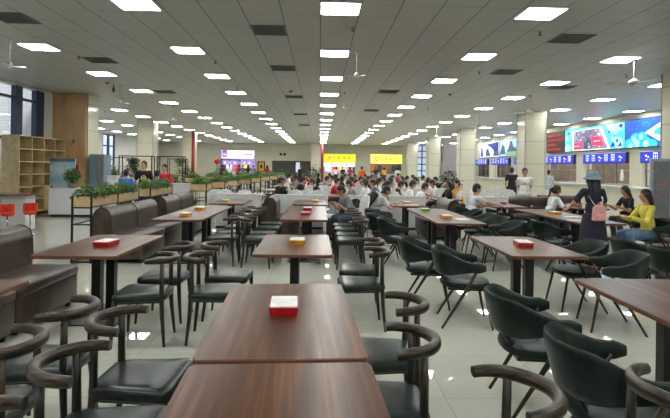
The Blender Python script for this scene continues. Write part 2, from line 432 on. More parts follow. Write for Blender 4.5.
pillar(-9.9, -9.05, 27.6, 28.4, 'cream tiled pillar behind the boy in the black tee')
pillar(-10.15, -9.25, 37.4, 38.2, 'far cream tiled pillar beside the tall red pipe')
pillar(-.95, .1, 51.5, 52.4, 'far cream tiled pillar left of the left yellow sign')
# timber-clad corner pillar on the left
t = thing('clad_pillar', 'pale plywood-clad corner pillar with mirror-tiled side beside the open bookshelf', 'pillar', (-8.5, 18, 0))
MB().box(-.649, .46, -.49, -.35, 0, H - .001).build('ply_front', M['ply'], t)
MB().box(-.65, .48, -.35, .5, 0, H - .001).build('pillar_body', M['cream'], t)
MB().box(.465, .495, -.37, -.34, 0, H - .002).build('corner_trim', M['trim'], t)
t = thing('fire_alarm', 'small red fire alarm button on the plywood pillar', 'alarm', (-8.33, 17.5, 1.47))
MB().box(-.1, .1, -.03, 0, -.08, .08).build('backplate', M['red'], t, bevel=.01); MB().box(-.04, .04, -.04, -.03, -.04, .04).build('button', M['dark'], t)
t = thing('wall_sensor', 'small dark sensor high on the plywood pillar', 'sensor', (-8.4, 17.5, 2.35))
MB().box(-.06, .06, -.05, 0, -.06, .06).build('housing', M['grey'], t, bevel=.01); MB().ell((0, -.05, 0), .03).build('lens', M['dark'], t, smooth=True)
# red pipes
for x, y, lab in ((gx(193, 36), 36, 'tall red fire pipe beside the far left pillar'), (gx(322, 50), 50, 'tall red fire pipe left of the left yellow sign')):
    t = thing('fire_pipe', lab, 'pipe', (x, y, 0), 0, 'red fire pipes')
    MB().tube([(0, 0, 0), (0, 0, H)], .12, 14).build('pipe', M['redpipe'], t, smooth=True)
    MB().tube([(0, 0, 1.0), (0, 0, 1.15)], .155, 14).build('coupling', M['redpipe'], t)
# ------------------------------------------------------------------ ceiling fittings
def light_proto():
    t = thing('ceiling_light', 'x', 'ceiling light', (0, 0, H))
    f = MB()
    for a in ((-.3, .3, -.3, -.285), (-.3, .3, .285, .3), (-.3, -.285, -.285, .285), (.285, .3, -.285, .285)): f.box(*a, -.012, 0)
    f.build('frame', M['white'], t)
    MB().box(-.285, .285, -.285, .285, -.008, -.001).build('diffuser', M['light'], t)
    return Proto(t)
LP = light_proto()
lcols = [(-14.97, 'far left column near the back plants'), (-11.95, 'column outside the left pillars'), (-8.9, 'column above the left pillars'), (-5.83, 'column left of the planters'),
         (-2.78, 'column above the brown sofas'), (.27, 'centre column above the middle aisle'), (3.32, 'first column right of centre'), (6.37, 'second column right of centre'),
         (9.42, 'column outside the right pillars'), (12.35, 'column along the service windows')]
ords = ['first', 'second', 'third', 'fourth', 'fifth', 'sixth', 'seventh', 'eighth', 'ninth', 'tenth', 'eleventh', 'twelfth', 'thirteenth', 'fourteenth', 'fifteenth', 'sixteenth']
for lx, nm in lcols:
    k = 0
    for r in range(-4, 15):
        y = 7.6 + 3 * r
        if lx < -8 and y < 20: continue
        if r < 0:
            if lx > 7 and r < 0 and r % 2: continue
            LP.put((lx, y, H), 0, 'ceiling panel light out of view overhead, %s row, %s' % (['rearmost', 'third nearest', 'second nearest', 'nearest'][r + 4], nm), 'ceiling panel lights'); continue
        # skip those that would stand left or right of the view
        px = 320 + lx * 505 / y
        if px < -60 or px > 740: continue
        LP.put((lx, y, H), 0, 'square ceiling panel light, %s nearest in the %s' % (ords[k], nm), 'ceiling panel lights'); k += 1

def vent_proto():
    t = thing('ceiling_vent', 'x', 'ceiling vent', (0, 0, H))
    MB().box(-.28, .28, -.28, .28, -.008, -.001).build('backing', M['ventd'], t)
    f = MB()
    for a in ((-.3, .3, -.3, -.27), (-.3, .3, .27, .3), (-.3, -.27, -.27, .27), (.27, .3, -.27, .27)): f.box(*a, -.016, 0)
    f.build('frame', M['vent'], t)
    g = MB()
    for k in range(9): g.box(-.27, .27, -.245 + .061 * k - .006, -.245 + .061 * k + .006, -.014, -.004)
    for k in range(9): g.box(-.245 + .061 * k - .006, -.245 + .061 * k + .006, -.27, .27, -.013, -.005)
    g.build('grille', M['vent'], t)
    return Proto(t)
VP = vent_proto()
vents = [(-.93, 8.9, 'large grille vent nearest the camera, left of the centre lights'), (-.93, 12.3, 'second grille vent behind the nearest one, left of centre'), (-.93, 17.3, 'third grille vent back, left of the centre lights'),
         (-.93, 23, 'fourth grille vent back, left of the centre lights'), (-5.1, 8.5, 'grille vent at the far left above the left light'), (-5.1, 11.8, 'grille vent left of the hanging left fan'),
         (-5.1, 16.7, 'grille vent above the plywood pillar'), (4.5, 9.0, 'wide dark vent right of the big right light'), (4.5, 12.2, 'dark vent between two rows right of centre'),
         (2.1, 15.7, 'small vent between the centre and right lights'), (2.1, 21, 'far small vent right of the centre lights'), (6.9, 14.3, 'dark vent near the right fan'), (-.93, 29, 'farthest grille vent left of the centre lights')]
for x, y, lab in vents: VP.put((x, y, H), 0, lab, 'ceiling vents')

def fan_proto():
    t = thing('ceiling_fan', 'x', 'ceiling fan', (0, 0, H))
    MB().lathe([(.001, 0), (.06, 0), (.05, -.06), (.02, -.08), (.001, -.08)]).build('ceiling_mount', M['fan'], t, smooth=True)
    MB().tube([(0, 0, -.05), (0, 0, -.5)], .012, 10).build('rod', M['fan'], t, smooth=True)
    MB().lathe([(.001, -.44), (.04, -.45), (.10, -.49), (.11, -.53), (.07, -.57), (.02, -.59), (.001, -.59)], n=20).build('motor', M['fan'], t, smooth=True)
    for k in range(3):
        a = 2 * PI * k / 3 + .3
        b = MB(); b.prism([(.09, -.02), (.2, -.045), (.5, -.055), (.54, -.04), (.55, 0), (.54, .05), (.5, .06), (.2, .04), (.09, .02)], -.004, .004)
        for v in b.bm.verts: v.co.z += v.co.y * .25 - .54
        bmesh.ops.rotate(b.bm, verts=b.bm.verts, cent=(0, 0, 0), matrix=Matrix.Rotation(a, 3, 'Z'))
        b.build('blade', M['fan'], t)
    return Proto(t)
FP = fan_proto()
fans = [(-6.0, 9.9, .2, 'white ceiling fan hanging at the far left near the window'), (.72, 10.3, .9, 'white ceiling fan nearest the centre, right of the middle lights'), (6.55, 10.4, .45, 'large white ceiling fan hanging before the right pillar'),
        (-6.1, 15.5, .3, 'white ceiling fan in front of the plywood pillar top'), (.75, 16, 1.3, 'second white ceiling fan back in the centre'), (6.7, 16, .1, 'second white fan back on the right side'),
        (-6.1, 21, 1.0, 'third white ceiling fan back on the left'), (6.8, 21.5, .5, 'third white fan back, beside the broad right pillar'), (-6.1, 27, .2, 'fourth white ceiling fan back on the left'),
        (6.7, 29, .8, 'far white fan above the seated crowd on the right')]
for x, y, a, lab in fans:
    fo = FP.put((x, y, H), a, lab, 'ceiling fans')
    if x < 2: fo.scale = (.5, .5, 1)
    else: fo.scale = (1, 1, 1)

def sprinkler_proto():
    t = thing('sprinkler', 'x', 'sprinkler', (0, 0, H))
    MB().lathe([(.001, .004), (.035, .004), (.03, -.012), (.001, -.012)], n=12).build('rosette', M['steel'], t, smooth=True)
    MB().lathe([(.001, -.01), (.012, -.01), (.012, -.06), (.03, -.065), (.03, -.072), (.001, -.072)], n=12).build('head', M['vent'], t)
    return Proto(t)
SP = sprinkler_proto()
for i, (px, Yv) in enumerate(((351, 8.6), (214, 11.6), (236, 15.4), (478, 12.2), (538, 8.6), (77, 11.4), (344, 13.2), (104, 23), (625, 12.2), (427, 20))):
    SP.put((gx(px, Yv), Yv, H), 0, ['sprinkler head between the two nearest centre lights', 'sprinkler head beside the second left light', 'sprinkler head beside the third left light', 'sprinkler head left of the second right light',
        'sprinkler head below the nearest right light', 'sprinkler head between the far left lights', 'sprinkler head beside the centre fan', 'sprinkler head far to the left before the pillars',
        'sprinkler head under the right wall lights', 'sprinkler head far back among the right lights'][i], 'sprinklers')
for px, Yv, lab in ((106, 15, 'red smoke alarm on the ceiling at the left'), (289.6, 16, 'red smoke alarm right of the vents'), (449, 16.0, 'round dark smoke alarm between the right lights')):
    t = thing('smoke_alarm', lab, 'smoke alarm', (gx(px, Yv), Yv, H), 0, 'smoke alarms')
    MB().lathe([(.001, 0), (.06, 0), (.055, -.03), (.03, -.045), (.001, -.045)]).build('housing', M['dark'] if px > 400 else M['red'], t, smooth=True)
t = thing('exit_camera', 'small dark camera hanging by a short rod at the left', 'camera', (gx(112.5, 15.3), 15.3, H))
MB().tube([(0, 0, 0), (0, 0, -.12)], .012).build('rod', M['dark'], t); MB().tube([(0, 0, -.1), (0, 0, -.24)], .035).build('housing', M['dark'], t)

# ------------------------------------------------------------------ furniture prototypes
def table_proto():
    t = thing('dining_table', 'x', 'table')
    W, L = .39, .70
    top = MB().prism(rrect(-W, W, -L, L, .035), .718, .7485).build('edge_band', M['band'], t, auto=40, bevel=.004)
    top.name = 'table_top'
    MB().prism(rrect(-W + .004, W - .004, -L + .004, L - .004, .032), .7486, .7500).build('laminate_surface', M['lam'], top)
    MB().box(-.2, .2, -.45, .45, .69, .717).build('under_frame', M['black'], t)
    for s in (-1, 1): MB().box(-.045, .045, s * .17 - .045, s * .17 + .045, .014, .69).build('leg', M['black'], t, bevel=.004)
    MB().box(-.27, .27, -.38, .38, 0, .014).build('base_plate', M['black'], t, bevel=.004)
    return Proto(t)
TP = table_proto()
TABLES = 'dark wood dining tables'
def table(x, y, lab, rz=0): return TP.put((x, y, 0), rz, lab, TABLES)

def horn_proto():
    t = thing('horn_back_chair', 'x', 'chair')
    # seat cushion, slightly wider at the front, domed
    b = MB(); poly = rrect(-.225, .225, -.22, .22, .06, 5)
    def ring(s, z): return [b.bm.verts.new((x * s, y * s * (1 + .12 * x / .225), z)) for x, y in poly]
    prof = [(.94, .395), (1.0, .405), (1.01, .43), (.99, .448), (.94, .459), (.8, .466), (.5, .47), (.2, .471)]
    rs = [ring(*p) for p in prof]; n = len(poly)
    for a, c in zip(rs, rs[1:]):
        for k in range(n): b.bm.faces.new((a[k], a[(k + 1) % n], c[(k + 1) % n], c[k]))
    b.bm.faces.new(rs[0][::-1]); b.bm.faces.new(rs[-1])
    b.build('seat', M['seat'], t, auto=50)
    f = MB()
    f.box(.17, .19, -.2, .2, .375, .412); f.box(-.19, -.17, -.17, .17, .375, .412)
    for s in (-1, 1): f.tube([(.18, s * .2, .393), (-.18, s * .17, .393)], (.011, .018) and [(.01, .018)] * 2, 8)
    f.build('seat_frame', M['hornleg'], t)
    for s in (-1, 1):
        MB().tube([(.2, s * .215, .4), (.205, s * .22, .25), (.22, s * .232, 0)], [.021, .019, .012], 10).build('leg', M['hornleg'], t, smooth=True)
        MB().tube([(-.225, s * .2, 0), (-.2, s * .18, .25), (-.19, s * .172, .42), (-.19, s * .168, .58), (-.19, s * .164, .735)], [.012, .019, .022, .02, .018], 10).build('leg', M['hornleg'], t, smooth=True)
    pts = []; rad = []
    for k in range(25):
        a = math.radians(84 + (276 - 84) * k / 24); u = abs(k - 12) / 12
        r = .2
        pts.append((-.075 + r * math.cos(a), r * 1.02 * math.sin(a), .735 + .028 * (1 - u) ** 1 - .012 * math.cos(u * PI)))
        rad.append((.027 - .004 * u ** 4, .031 - .007 * u ** 2))
    MB().tube(pts, rad, 12, up=(0, 0, 1)).build('horn_rail', M['horn'], t, auto=60)
    return Proto(t)
HP = horn_proto()
HORN = 'horn-back dining chairs'
def horn(x, y, face, lab):
    """face: 0 looks +x, 180 looks -x"""
    return HP.put((x, y, 0), math.radians(face), lab, HORN)

def shell_proto():
    t = thing('shell_armchair', 'x', 'chair')
    b = MB(); poly = [(.25 * math.cos(2 * PI * k / 28) * (1.0), .245 * math.sin(2 * PI * k / 28)) for k in range(28)]
    poly = [(math.copysign(abs(x / .25) ** .75, x) * .25, math.copysign(abs(y / .245) ** .75, y) * .245) for x, y in poly]
    prof = [(.9, .395), (.99, .405), (1.0, .43), (.97, .45), (.85, .46), (.4, .465)]
    rs = [[b.bm.verts.new((x * s, y * s, z)) for x, y in poly] for s, z in prof]; n = len(poly)
    for a, c in zip(rs, rs[1:]):
        for k in range(n): b.bm.faces.new((a[k], a[(k + 1) % n], c[(k + 1) % n], c[k]))
    b.bm.faces.new(rs[0][::-1]); b.bm.faces.new(rs[-1])
    b.build('seat', M['shell'], t, auto=50)
    # wrap-around back: U in plan, tall at the back, low at the arms
    b = MB(); rings = []; K = 36
    for k in range(K + 1):
        s = -1 + 2 * k / K; u = abs(s)
        if u < .62:
            a = u / .62 * math.radians(88); x = -.05 - .26 * math.cos(a); y = .28 * math.sin(a)
        else:
            q = (u - .62) / .38; x = -.05 + .22 * q; y = .28 - .006 * q
        y = math.copysign(y, s)
        up = max(0.0, 1 - (u / .62) ** 2.2) if u < .62 else 0
        sm = .5 - .5 * math.cos(PI * min(1, max(0, (.78 - u) / .5)))
        top = .672 + .108 * sm; bot = .565 - .05 * sm
        end = 1.0 if u < .93 else .8 if u < .98 else .55
        mz = (top + bot) / 2; hz = (top - bot) / 2 * end; th = .019
        nx, ny = (x + .05, y) if u < .62 else (0, y); nl = math.hypot(nx, ny) or 1; nx /= nl; ny /= nl
        flare = .03 * sm
        sec = []
        for q in range(12):
            an = 2 * PI * q / 12; ca = math.cos(an); sa = math.sin(an)
            ca = math.copysign(abs(ca) ** .6, ca); sa = math.copysign(abs(sa) ** .6, sa)
            o = ca * th + flare * sa
            sec.append(b.bm.verts.new((x + nx * o, y + ny * o, mz + sa * hz)))
        rings.append(sec)
    for a, c in zip(rings, rings[1:]):
        for k in range(12): b.bm.faces.new((a[k], a[(k + 1) % 12], c[(k + 1) % 12], c[k]))
    b.bm.faces.new(rings[0][::-1]); b.bm.faces.new(rings[-1])
    b.build('shell_back', M['shell'], t, auto=60)
    for s in (-1, 1):
        MB().tube([(.17, s * .205, .41), (.2, s * .22, .25), (.25, s * .245, 0)], [.016, .015, .01], 10).build('leg', M['bronze'], t, smooth=True)
        MB().tube([(.09, s * .272, .6), (.0, s * .262, .42), (-.25, s * .255, 0)], [.016, .018, .011], 10).build('leg', M['bronze'], t, smooth=True)
    f = MB(); f.box(-.19, .17, -.2, .2, .375, .398)
    for s in (-1, 1): f.tube([(.01, s * .262, .39), (-.0, s * .19, .39)], .012, 8); f.tube([(-.17, s * .1, .40), (-.27, s * .13, .56)], .014, 8)
    f.build('seat_frame', M['bronze'], t)
    return Proto(t)
SHP = shell_proto()
SHELL = 'green leather shell armchairs'
def shell(x, y, face, lab): return SHP.put((x, y, 0), math.radians(face), lab, SHELL)

def sofa_proto(L=1.16):
    """faces +x; seat front at x=+.5, back roll from -.5 to -.08"""
    t = thing('booth_sofa', 'x', 'sofa'); h = L / 2
    b = MB().box(-.12, .455, -h, h, .06, .36, bev=.02); b.build('seat_base', M['sofa'], t, auto=40)
    MB().box(-.12, .47, -h - .004, h + .004, .345, .45, bev=.032).build('seat_cushion', M['sofa'], t, auto=50)
    prof = [(-.36, .06), (-.1, .06), (-.05, .5), (-.06, .74)]
    for k in range(13):
        a = PI * k / 12; prof.append((-.2 + .14 * math.cos(a), .745 + .145 * math.sin(a)))
    prof += [(-.345, .6), (-.36, .4)]
    bk = MB(); bk.prism(prof, -h, h, 'XZ'); o = bk.build('backrest', M['sofa'], t, auto=50, bevel=.012)
    for s in (-1, 1):
        pts = [(x, s * (h + .001), z) for x, z in prof[2:]]
        MB().tube(pts, .007, 6).build('piping', M['seam'], o)
    for sx in (.39, -.28):
        for sy in (-1, 1): MB().lathe([(.001, 0), (.028, 0), (.034, .065), (.001, .065)], (sx, sy * (h - .09), 0), 10).build('foot', M['black'], t)
    return Proto(t)
SOP = sofa_proto()
SOFA = 'brown leather booth sofas'
def sofa(x, y, face, lab): return SOP.put((x, y, 0), math.radians(face), lab, SOFA)

def napkin_proto(mat, nm):
    t = thing('napkin_box', 'x', 'napkin box')
    b = MB(); o1 = rrect(-.085, .085, -.125, .125, .015, 3); o2 = rrect(-.078, .078, -.118, .118, .015, 3)
    a = [b.bm.verts.new((x, y, 0)) for x, y in o2]; c = [b.bm.verts.new((x, y, .045)) for x, y in o1]; n = len(a)
    b.bm.faces.new(a[::-1]); b.bm.faces.new(c)
    for i in range(n): b.bm.faces.new((a[i], a[(i + 1) % n], c[(i + 1) % n], c[i]))
    b.build('tray', M[mat], t)
    MB().prism(rrect(-.078, .078, -.117, .117, .012, 3), .0455, .053).build('white_lid', M['whitep'], t, bevel=.002)
    if mat == 'red': return Proto(t)
    g = MB()
    for k in range(5):
        x = -.05 + k * .025
        g.box(x - .008, x + .008, -.1255, -.1225, .028, .031); g.box(x - .0015, x + .0015, -.1252, -.122, .016, .034)
    g.build('printed_characters', M['yellow' if mat == 'red' else 'red'], t)
    return Proto(t)
NR = napkin_proto('red', 'red'); NY = napkin_proto('yellow', 'yellow'); NG = napkin_proto('green_pl', 'green')
def napkin(kind, x, y, lab, rz=0, s=1): return {'r': NR, 'y': NY, 'g': NG}[kind].put((x, y, .7501), rz, lab, 'napkin boxes', s)

def white_chair_proto():
    t = thing('white_chair', 'x', 'chair')
    b = MB(); b.box(-.2, .22, -.21, .21, .43, .45, bev=.008)
    b.build('seat', M['whitep'], t)
    b = MB(); rings = []
    for k in range(11):
        s = -1 + .2 * k; x = -.24 + .06 * abs(s) ** 2; y = .22 * s; top = 1.0 - .12 * abs(s) ** 3 - .03 * (k % 2)
        rings.append([b.bm.verts.new((x - .012, y, .5)), b.bm.verts.new((x + .012, y, .5)), b.bm.verts.new((x - .05, y, top)), b.bm.verts.new((x - .075, y, top))])
    for a, c in zip(rings, rings[1:]):
        for k in range(4): b.bm.faces.new((a[k], a[(k + 1) % 4], c[(k + 1) % 4], c[k]))
    b.bm.faces.new(rings[0]); b.bm.faces.new(rings[-1][::-1])
    b.build('backrest', M['whitep'], t, auto=60)
    for sx in (-1, 1):
        for sy in (-1, 1):
            top = .43 if sx > 0 else .52
            MB().tube([(sx * .17 - (.05 if sx < 0 else 0), sy * .18, top), (sx * .22, sy * .2, 0)], [.014, .01], 8).build('leg', M['chrome'], t)
    return Proto(t)
WCP = white_chair_proto()
WCH = 'white moulded chairs'
def wchair(x, y, face, lab): return WCP.put((x, y, 0), math.radians(face), lab, WCH)

# ------------------------------------------------------------------ tables
DT = 'dark wood dining table '
table(-.125, 1.47, DT + 'nearest the camera, cut off by the bottom edge', math.radians(2.5)).scale = (1, 1.03, 1)
table(-.19, 2.95, DT + 'with red napkin box, joined to the nearest table', math.radians(2.5)).scale = (1, 1.03, 1)
table(-.26, 5.6, DT + 'in the centre with one yellow napkin box and horn-back chairs', math.radians(.6))
table(-.25, 8.84, DT + 'in the centre with two red boxes, its near half'); table(-.25, 10.25, DT + 'in the centre row, far half of the joined pair')
table(-.22, 12.1, DT + 'with yellow box in front of the white partition')
table(-2.48, 3.02, DT + 'cut off by the left edge beside the near sofa')
table(-2.26, 5.42, DT + 'on the left with a red napkin box before the brown sofas')
table(-2.22, 8.62, DT + 'on the left, nearer of two joined with yellow boxes'); table(-2.22, 10.03, DT + 'on the left, farther of two joined with yellow boxes')
table(-2.1, 12.1, DT + 'on the left beyond the sofas, before the white seats')
table(-2.0, 15.2, DT + 'behind the left white partition with papers on it')
table(2.39, 3.22, DT + 'at the right edge of view beside shell armchairs', math.radians(-1))
table(2.3, 5.65, DT + 'on the right with one red napkin box')
table(2.24, 8.56, DT + 'on the right with a yellow box, near half of pair'); table(2.24, 9.97, DT + 'on the right with a green box, far half of pair')
table(2.05, 12.0, DT + 'where the boy with the black backpack leans')
table(4.62, 8.78, DT + 'near the woman in the hat, near half of pair'); table(4.62, 10.19, DT + 'near the woman in the hat, far half of pair')
table(4.85, 5.7, DT + 'mostly outside the right edge of view')
table(4.4, 12.1, DT + 'where the seated man in the white tee leans')
table(6.2, 11.95, DT + 'between the white-shirted girl and the girl in black')
table(7.2, 8.6, DT + 'at the right edge behind the girl in yellow')
table(3.55, 14.5, DT + 'under the arms of the reaching student in white')
table(6.6, 16.5, DT + 'in front of the standing man in white')

# ------------------------------------------------------------------ napkin boxes and small things on tables
napkin('r', -.2, 3.0, 'red napkin box with white lid on the near centre table', math.radians(2.5))
napkin('y', -.24, 5.62, 'yellow napkin box on the centre table between horn-back chairs')
napkin('r', -.24, 8.95, 'red napkin box, nearer of two in the centre row'); napkin('r', -.23, 10.0, 'red napkin box, farther of two in the centre row')
napkin('y', -.1, 12.2, 'yellow napkin box before the white partition')
napkin('r', -2.22, 5.35, 'red napkin box on the left table before the sofas', math.radians(-8))
napkin('y', -2.24, 8.55, 'yellow napkin box on the left, nearer of the joined tables'); napkin('y', -2.28, 9.75, 'yellow napkin box on the left, farther of the joined tables')
napkin('y', -2.2, 11.9, 'yellow napkin box on the left table before the white seats')
napkin('r', 2.3, 5.62, 'red napkin box on the right table', math.radians(-6))
napkin('y', 2.2, 8.7, 'yellow napkin box on the right table pair'); napkin('g', 2.13, 10.1, 'green napkin box on the right table pair')
napkin('y', 4.58, 9.7, 'yellow napkin box left of the woman in the hat')
napkin('y', 2.1, 12.1, 'yellow napkin box beside the boy with the backpack')
t = tag(MB().prism(rrect(-.1, .1, -.15, .15, .002, 1), 0, .004).build('paper_sheet', M['paper']), 'white paper sheet beside the yellow box on the right table', 'paper'); t.location = (2.42, 8.5, .7501)
def bowl(x, y, mat, lab):
    t = thing('food_bowl', lab, 'bowl', (x, y, .7501), 0, 'bowls on tables')
    MB().lathe([(.001, 0), (.05, 0), (.055, .01), (.1, .06), (.095, .06), (.05, .018), (.001, .015)], n=20).build('bowl_body', M[mat], t, smooth=True)
    MB().lathe([(.001, .02), (.06, .03), (.075, .045), (.001, .05)], n=14).build('food', M['planter'], t, smooth=True)
bowl(4.55, 12.35, 'pinkink', 'pink bowl on the table of the man in the white tee'); bowl(6.1, 11.7, 'whitep', 'white bowl before the girl in the black shirt')
bowl(4.9, 8.9, 'dark', 'dark bowl in front of the girl in yellow'); bowl(.6, 15.3, 'red', 'red bowl on the centre crowd table')
def phone(x, y, rz, lab):
    t = thing('phone', lab, 'phone', (x, y, .7501), rz); MB().box(-.038, .038, -.078, .078, 0, .008, bev=.002).build('phone_case', M['dark'], t); MB().box(-.034, .034, -.07, .07, .0082, .0086).build('phone_screen', M['steel'], t)
phone(4.78, 8.6, .4, 'dark phone on the table left of the girl in yellow')
for i, (x, y, r) in enumerate(((4.65, 9.15, .2), (4.4, 8.5, -.1), (3.4, 14.2, .3), (3.35, 14.9, -.2), (-1.95, 15.0, .2), (-2.1, 15.5, -.3), (2.15, 11.7, .1))):
    t = thing('open_book', ['open notebook near the woman in the hat', 'open notebook at the near end of the hat woman\'s table', 'open notebook under the reaching student', 'open notebook at the far end of the reaching student\'s table', 'open papers behind the left partition, nearer', 'open papers behind the left partition, farther', 'open notebook in front of the backpack boy'][i], 'book', (x, y, .7501), r, 'open books on tables')
    MB().box(-.15, -.002, -.1, .1, 0, .008).build('page_block', M['paper'], t); MB().box(.002, .15, -.1, .1, 0, .008).build('page_block', M['paper'], t)

# ------------------------------------------------------------------ horn-back chairs
HC = 'dark horn-back chair '
horn(-.98, 1.62, 0, HC + 'at the lower left, only its rail tip in view'); horn(-.91, 2.2, 2, HC + 'left of the nearest table, curved rail in front')
horn(-.95, 2.79, -2, HC + 'left of the joined near tables, farther of the pair')
horn(-1.6, 2.43, 184, HC + 'at the left edge facing the near left table'); horn(-1.6, 3.02, 180, HC + 'before the near sofa facing the left edge table')
horn(-.95, 4.72, 3, HC + 'left of the centre yellow-box table, nearer'); horn(-.95, 5.4, -2, HC + 'left of the centre yellow-box table, farther')
horn(-1.58, 4.66, 183, HC + 'right of the left red-box table, nearer'); horn(-1.6, 5.35, 178, HC + 'right of the left red-box table, farther')
for i, y in enumerate((8.15, 8.75, 9.55, 10.2)):
    w = ['nearest', 'second', 'third', 'farthest'][i]
    horn(-.98, y, random.uniform(-5, 5), HC + 'left of the two-red-box tables, %s of four' % w)
    horn(-1.56, y + .1, 180 + random.uniform(-5, 5), HC + 'right of the left yellow-box pair, %s of four' % w)
    horn(.5, y - .05, 180 + random.uniform(-5, 5), HC + 'right of the two-red-box tables, %s of four' % w)
horn(.64, 1.9, 190, HC + 'at the bottom right of the nearest table, pulled out'); horn(.31, 2.5, 180, HC + 'tucked right of the near table, curved rail nearest'); horn(.4, 3.17, 182, HC + 'right of the near red-box table, farther')
horn(.43, 5.1, 182, HC + 'right of the centre yellow-box table, nearer'); horn(.46, 5.78, 178, HC + 'right of the centre yellow-box table, farther')
horn(1.55, 1.98, 20, HC + 'at the bottom right corner before a shell armchair')
for i, (x, y, f) in enumerate(((-2.95 + .55, 14.9, 0), (-1.4, 15.4, 180))):
    horn(x - .35, y, f, HC + ['left of the far papers table', 'right of the far papers table'][i])

# ------------------------------------------------------------------ shell armchairs
SC_ = 'dark green shell armchair '
shell(1.5, 2.47, -5, SC_ + 'large in the lower right, back to the camera'); shell(1.49, 3.38, -5, SC_ + 'second from the lower right corner, back to camera')
shell(1.53, 5.25, -8, SC_ + 'left of the right red-box table, nearer'); shell(1.28, 5.93, -10, SC_ + 'left of the right red-box table, farther')
shell(1.3, 8.3, -8, SC_ + 'left of the yellow and green box tables, nearest'); shell(1.2, 9.1, -12, SC_ + 'left of the yellow and green box tables, middle'); shell(1.25, 10.1, -5, SC_ + 'left of the yellow and green box tables, farthest')
shell(3.0, 5.1, 168, SC_ + 'right of the right red-box table, nearer, arm toward camera'); shell(3.02, 5.85, 176, SC_ + 'right of the right red-box table, farther')
for i, y in enumerate((8.1, 8.8, 9.5, 10.3)):
    w = ['nearest', 'second', 'third', 'farthest'][i]
    shell(3.0, y, 180 + random.uniform(-12, 12), SC_ + 'right of the yellow and green box tables, %s' % w)
for i, y in enumerate((8.2, 8.95, 9.75, 10.5)):
    w = ['nearest', 'second', 'third', 'farthest'][i]
    shell(3.85, y, random.uniform(-8, 8), SC_ + 'left of the hat woman\'s tables, %s' % w)
shell(4.0, 6.15, -10, SC_ + 'at the right edge below the girl in yellow, farther'); shell(4.0, 5.42, -6, SC_ + 'at the right edge, nearer of the pair')
shell(5.85, 8.7, 180, SC_ + 'under the girl in the yellow blouse'); shell(7.3, 11.5, 180, SC_ + 'under the girl in the black shirt')
shell(5.22, 11.45, 0, SC_ + 'under the girl in white left of the hat'); shell(3.38, 11.25, 0, SC_ + 'under the seated man in the white tee')
shell(1.2, 11.65, 0, SC_ + 'under the boy with the backpack'); shell(6.3, 9.0, 0, SC_ + 'at the right edge beyond the girl in yellow')

# ------------------------------------------------------------------ sofas
BS = 'brown leather booth sofa '
sofa(-3.2, 5.27, 0, BS + 'nearest at the left edge with rolled back'); sofa(-3.2, 4.09, 0, BS + 'joined to the nearest one, mostly beyond the left edge')
sofa(-3.28, 8.78, 0, BS + 'behind the left red-box table, its end facing us'); sofa(-3.28, 9.95, 0, BS + 'second along the planter row')
sofa(-3.28, 11.7, 0, BS + 'third along the planter row'); sofa(-3.28, 12.88, 0, BS + 'farthest along the planter row')
sofa(-.92, 12.0, 0, BS + 'left of the centre table before the white partition, arched end')
sofa(.62, 12.0, 180, BS + 'right of the centre table before the white partition, arched end')
sofa(2.82, 11.8, 180, BS + 'between the backpack boy and the man in the white tee')
sofa(5.6, 13.3, -90, BS + 'behind the girl in white, seen from behind'); sofa(6.9, 14.2, -90, BS + 'below the standing man in white')

# ------------------------------------------------------------------ white partitions and chairs
def partition(x0, x1, y, lab, h=.88):
    t = thing('low_partition', lab, 'partition', ((x0 + x1) / 2, y, 0), 0, 'white low partitions'); w = (x1 - x0) / 2
    MB().box(-w, w, -.06, .06, .06, h - .03).build('panel', M['white'], t); MB().box(-w - .01, w + .01, -.075, .075, h - .03, h).build('top_cap', M['white'], t, bevel=.006)
    MB().box(-w, w, -.05, .05, 0, .06).build('plinth', M['dark'], t)
    k = max(1, int(w * 2 / 1.2))
    for i in range(1, k): MB().box(-w + i * 2 * w / k - .004, -w + i * 2 * w / k + .004, -.062, -.058, .06, h - .03).build('joint', M['grey'], t)
partition(-1.15, .1, 13.0, 'white low partition behind the centre yellow-box table'); partition(-2.65, -1.5, 13.05, 'white low partition behind the left tables')
partition(.75, 2.75, 13.1, 'white low partition behind the backpack boy'); partition(3.9, 5.0, 13.3, 'white low partition behind the man in the white tee')
partition(.3, 1.3, 17.1, 'far white low partition in the centre crowd', .95); partition(2.6, 4.2, 16.7, 'far white low partition right of centre', .95)
partition(-4.1, -3.55, 13.9, 'small white cabinet between planters', 1.1)
# ------------------------------------------------------------------ planters
def leaves(n, box, size=.07, droop=.3, seed=1, dome=True):
    r = random.Random(seed); b = MB(); x0, x1, y0, y1, z0, z1 = box
    for i in range(n):
        p = V((r.uniform(x0, x1), r.uniform(y0, y1), 0)); u = r.random() ** .7
        ex = min(1, min(p.x - x0, x1 - p.x) / ((x1 - x0) * .35 + 1e-6)) * .4 + .6 if dome else 1
        p.z = z0 + (z1 - z0) * u * ex * (.75 + .25 * math.sin(p.y * 9 + p.x * 7))
        a = r.uniform(0, 2 * PI); el = r.uniform(-.5, .9); s = size * r.uniform(.7, 1.3)
        d = V((math.cos(a) * math.cos(el), math.sin(a) * math.cos(el), math.sin(el))); sd = d.cross(V((0, 0, 1)))
        sd = sd.normalized() * s * .33; up = sd.cross(d).normalized() * s * .12
        tip = p + d * s - V((0, 0, s * droop)); mid = p + d * s * .5 + up
        v = [b.bm.verts.new(q) for q in (p, mid + sd, tip, mid - sd, mid - up * .6)]
        b.bm.faces.new((v[0], v[1], v[4])); b.bm.faces.new((v[1], v[2], v[4])); b.bm.faces.new((v[2], v[3], v[4])); b.bm.faces.new((v[3], v[0], v[4]))
    return b
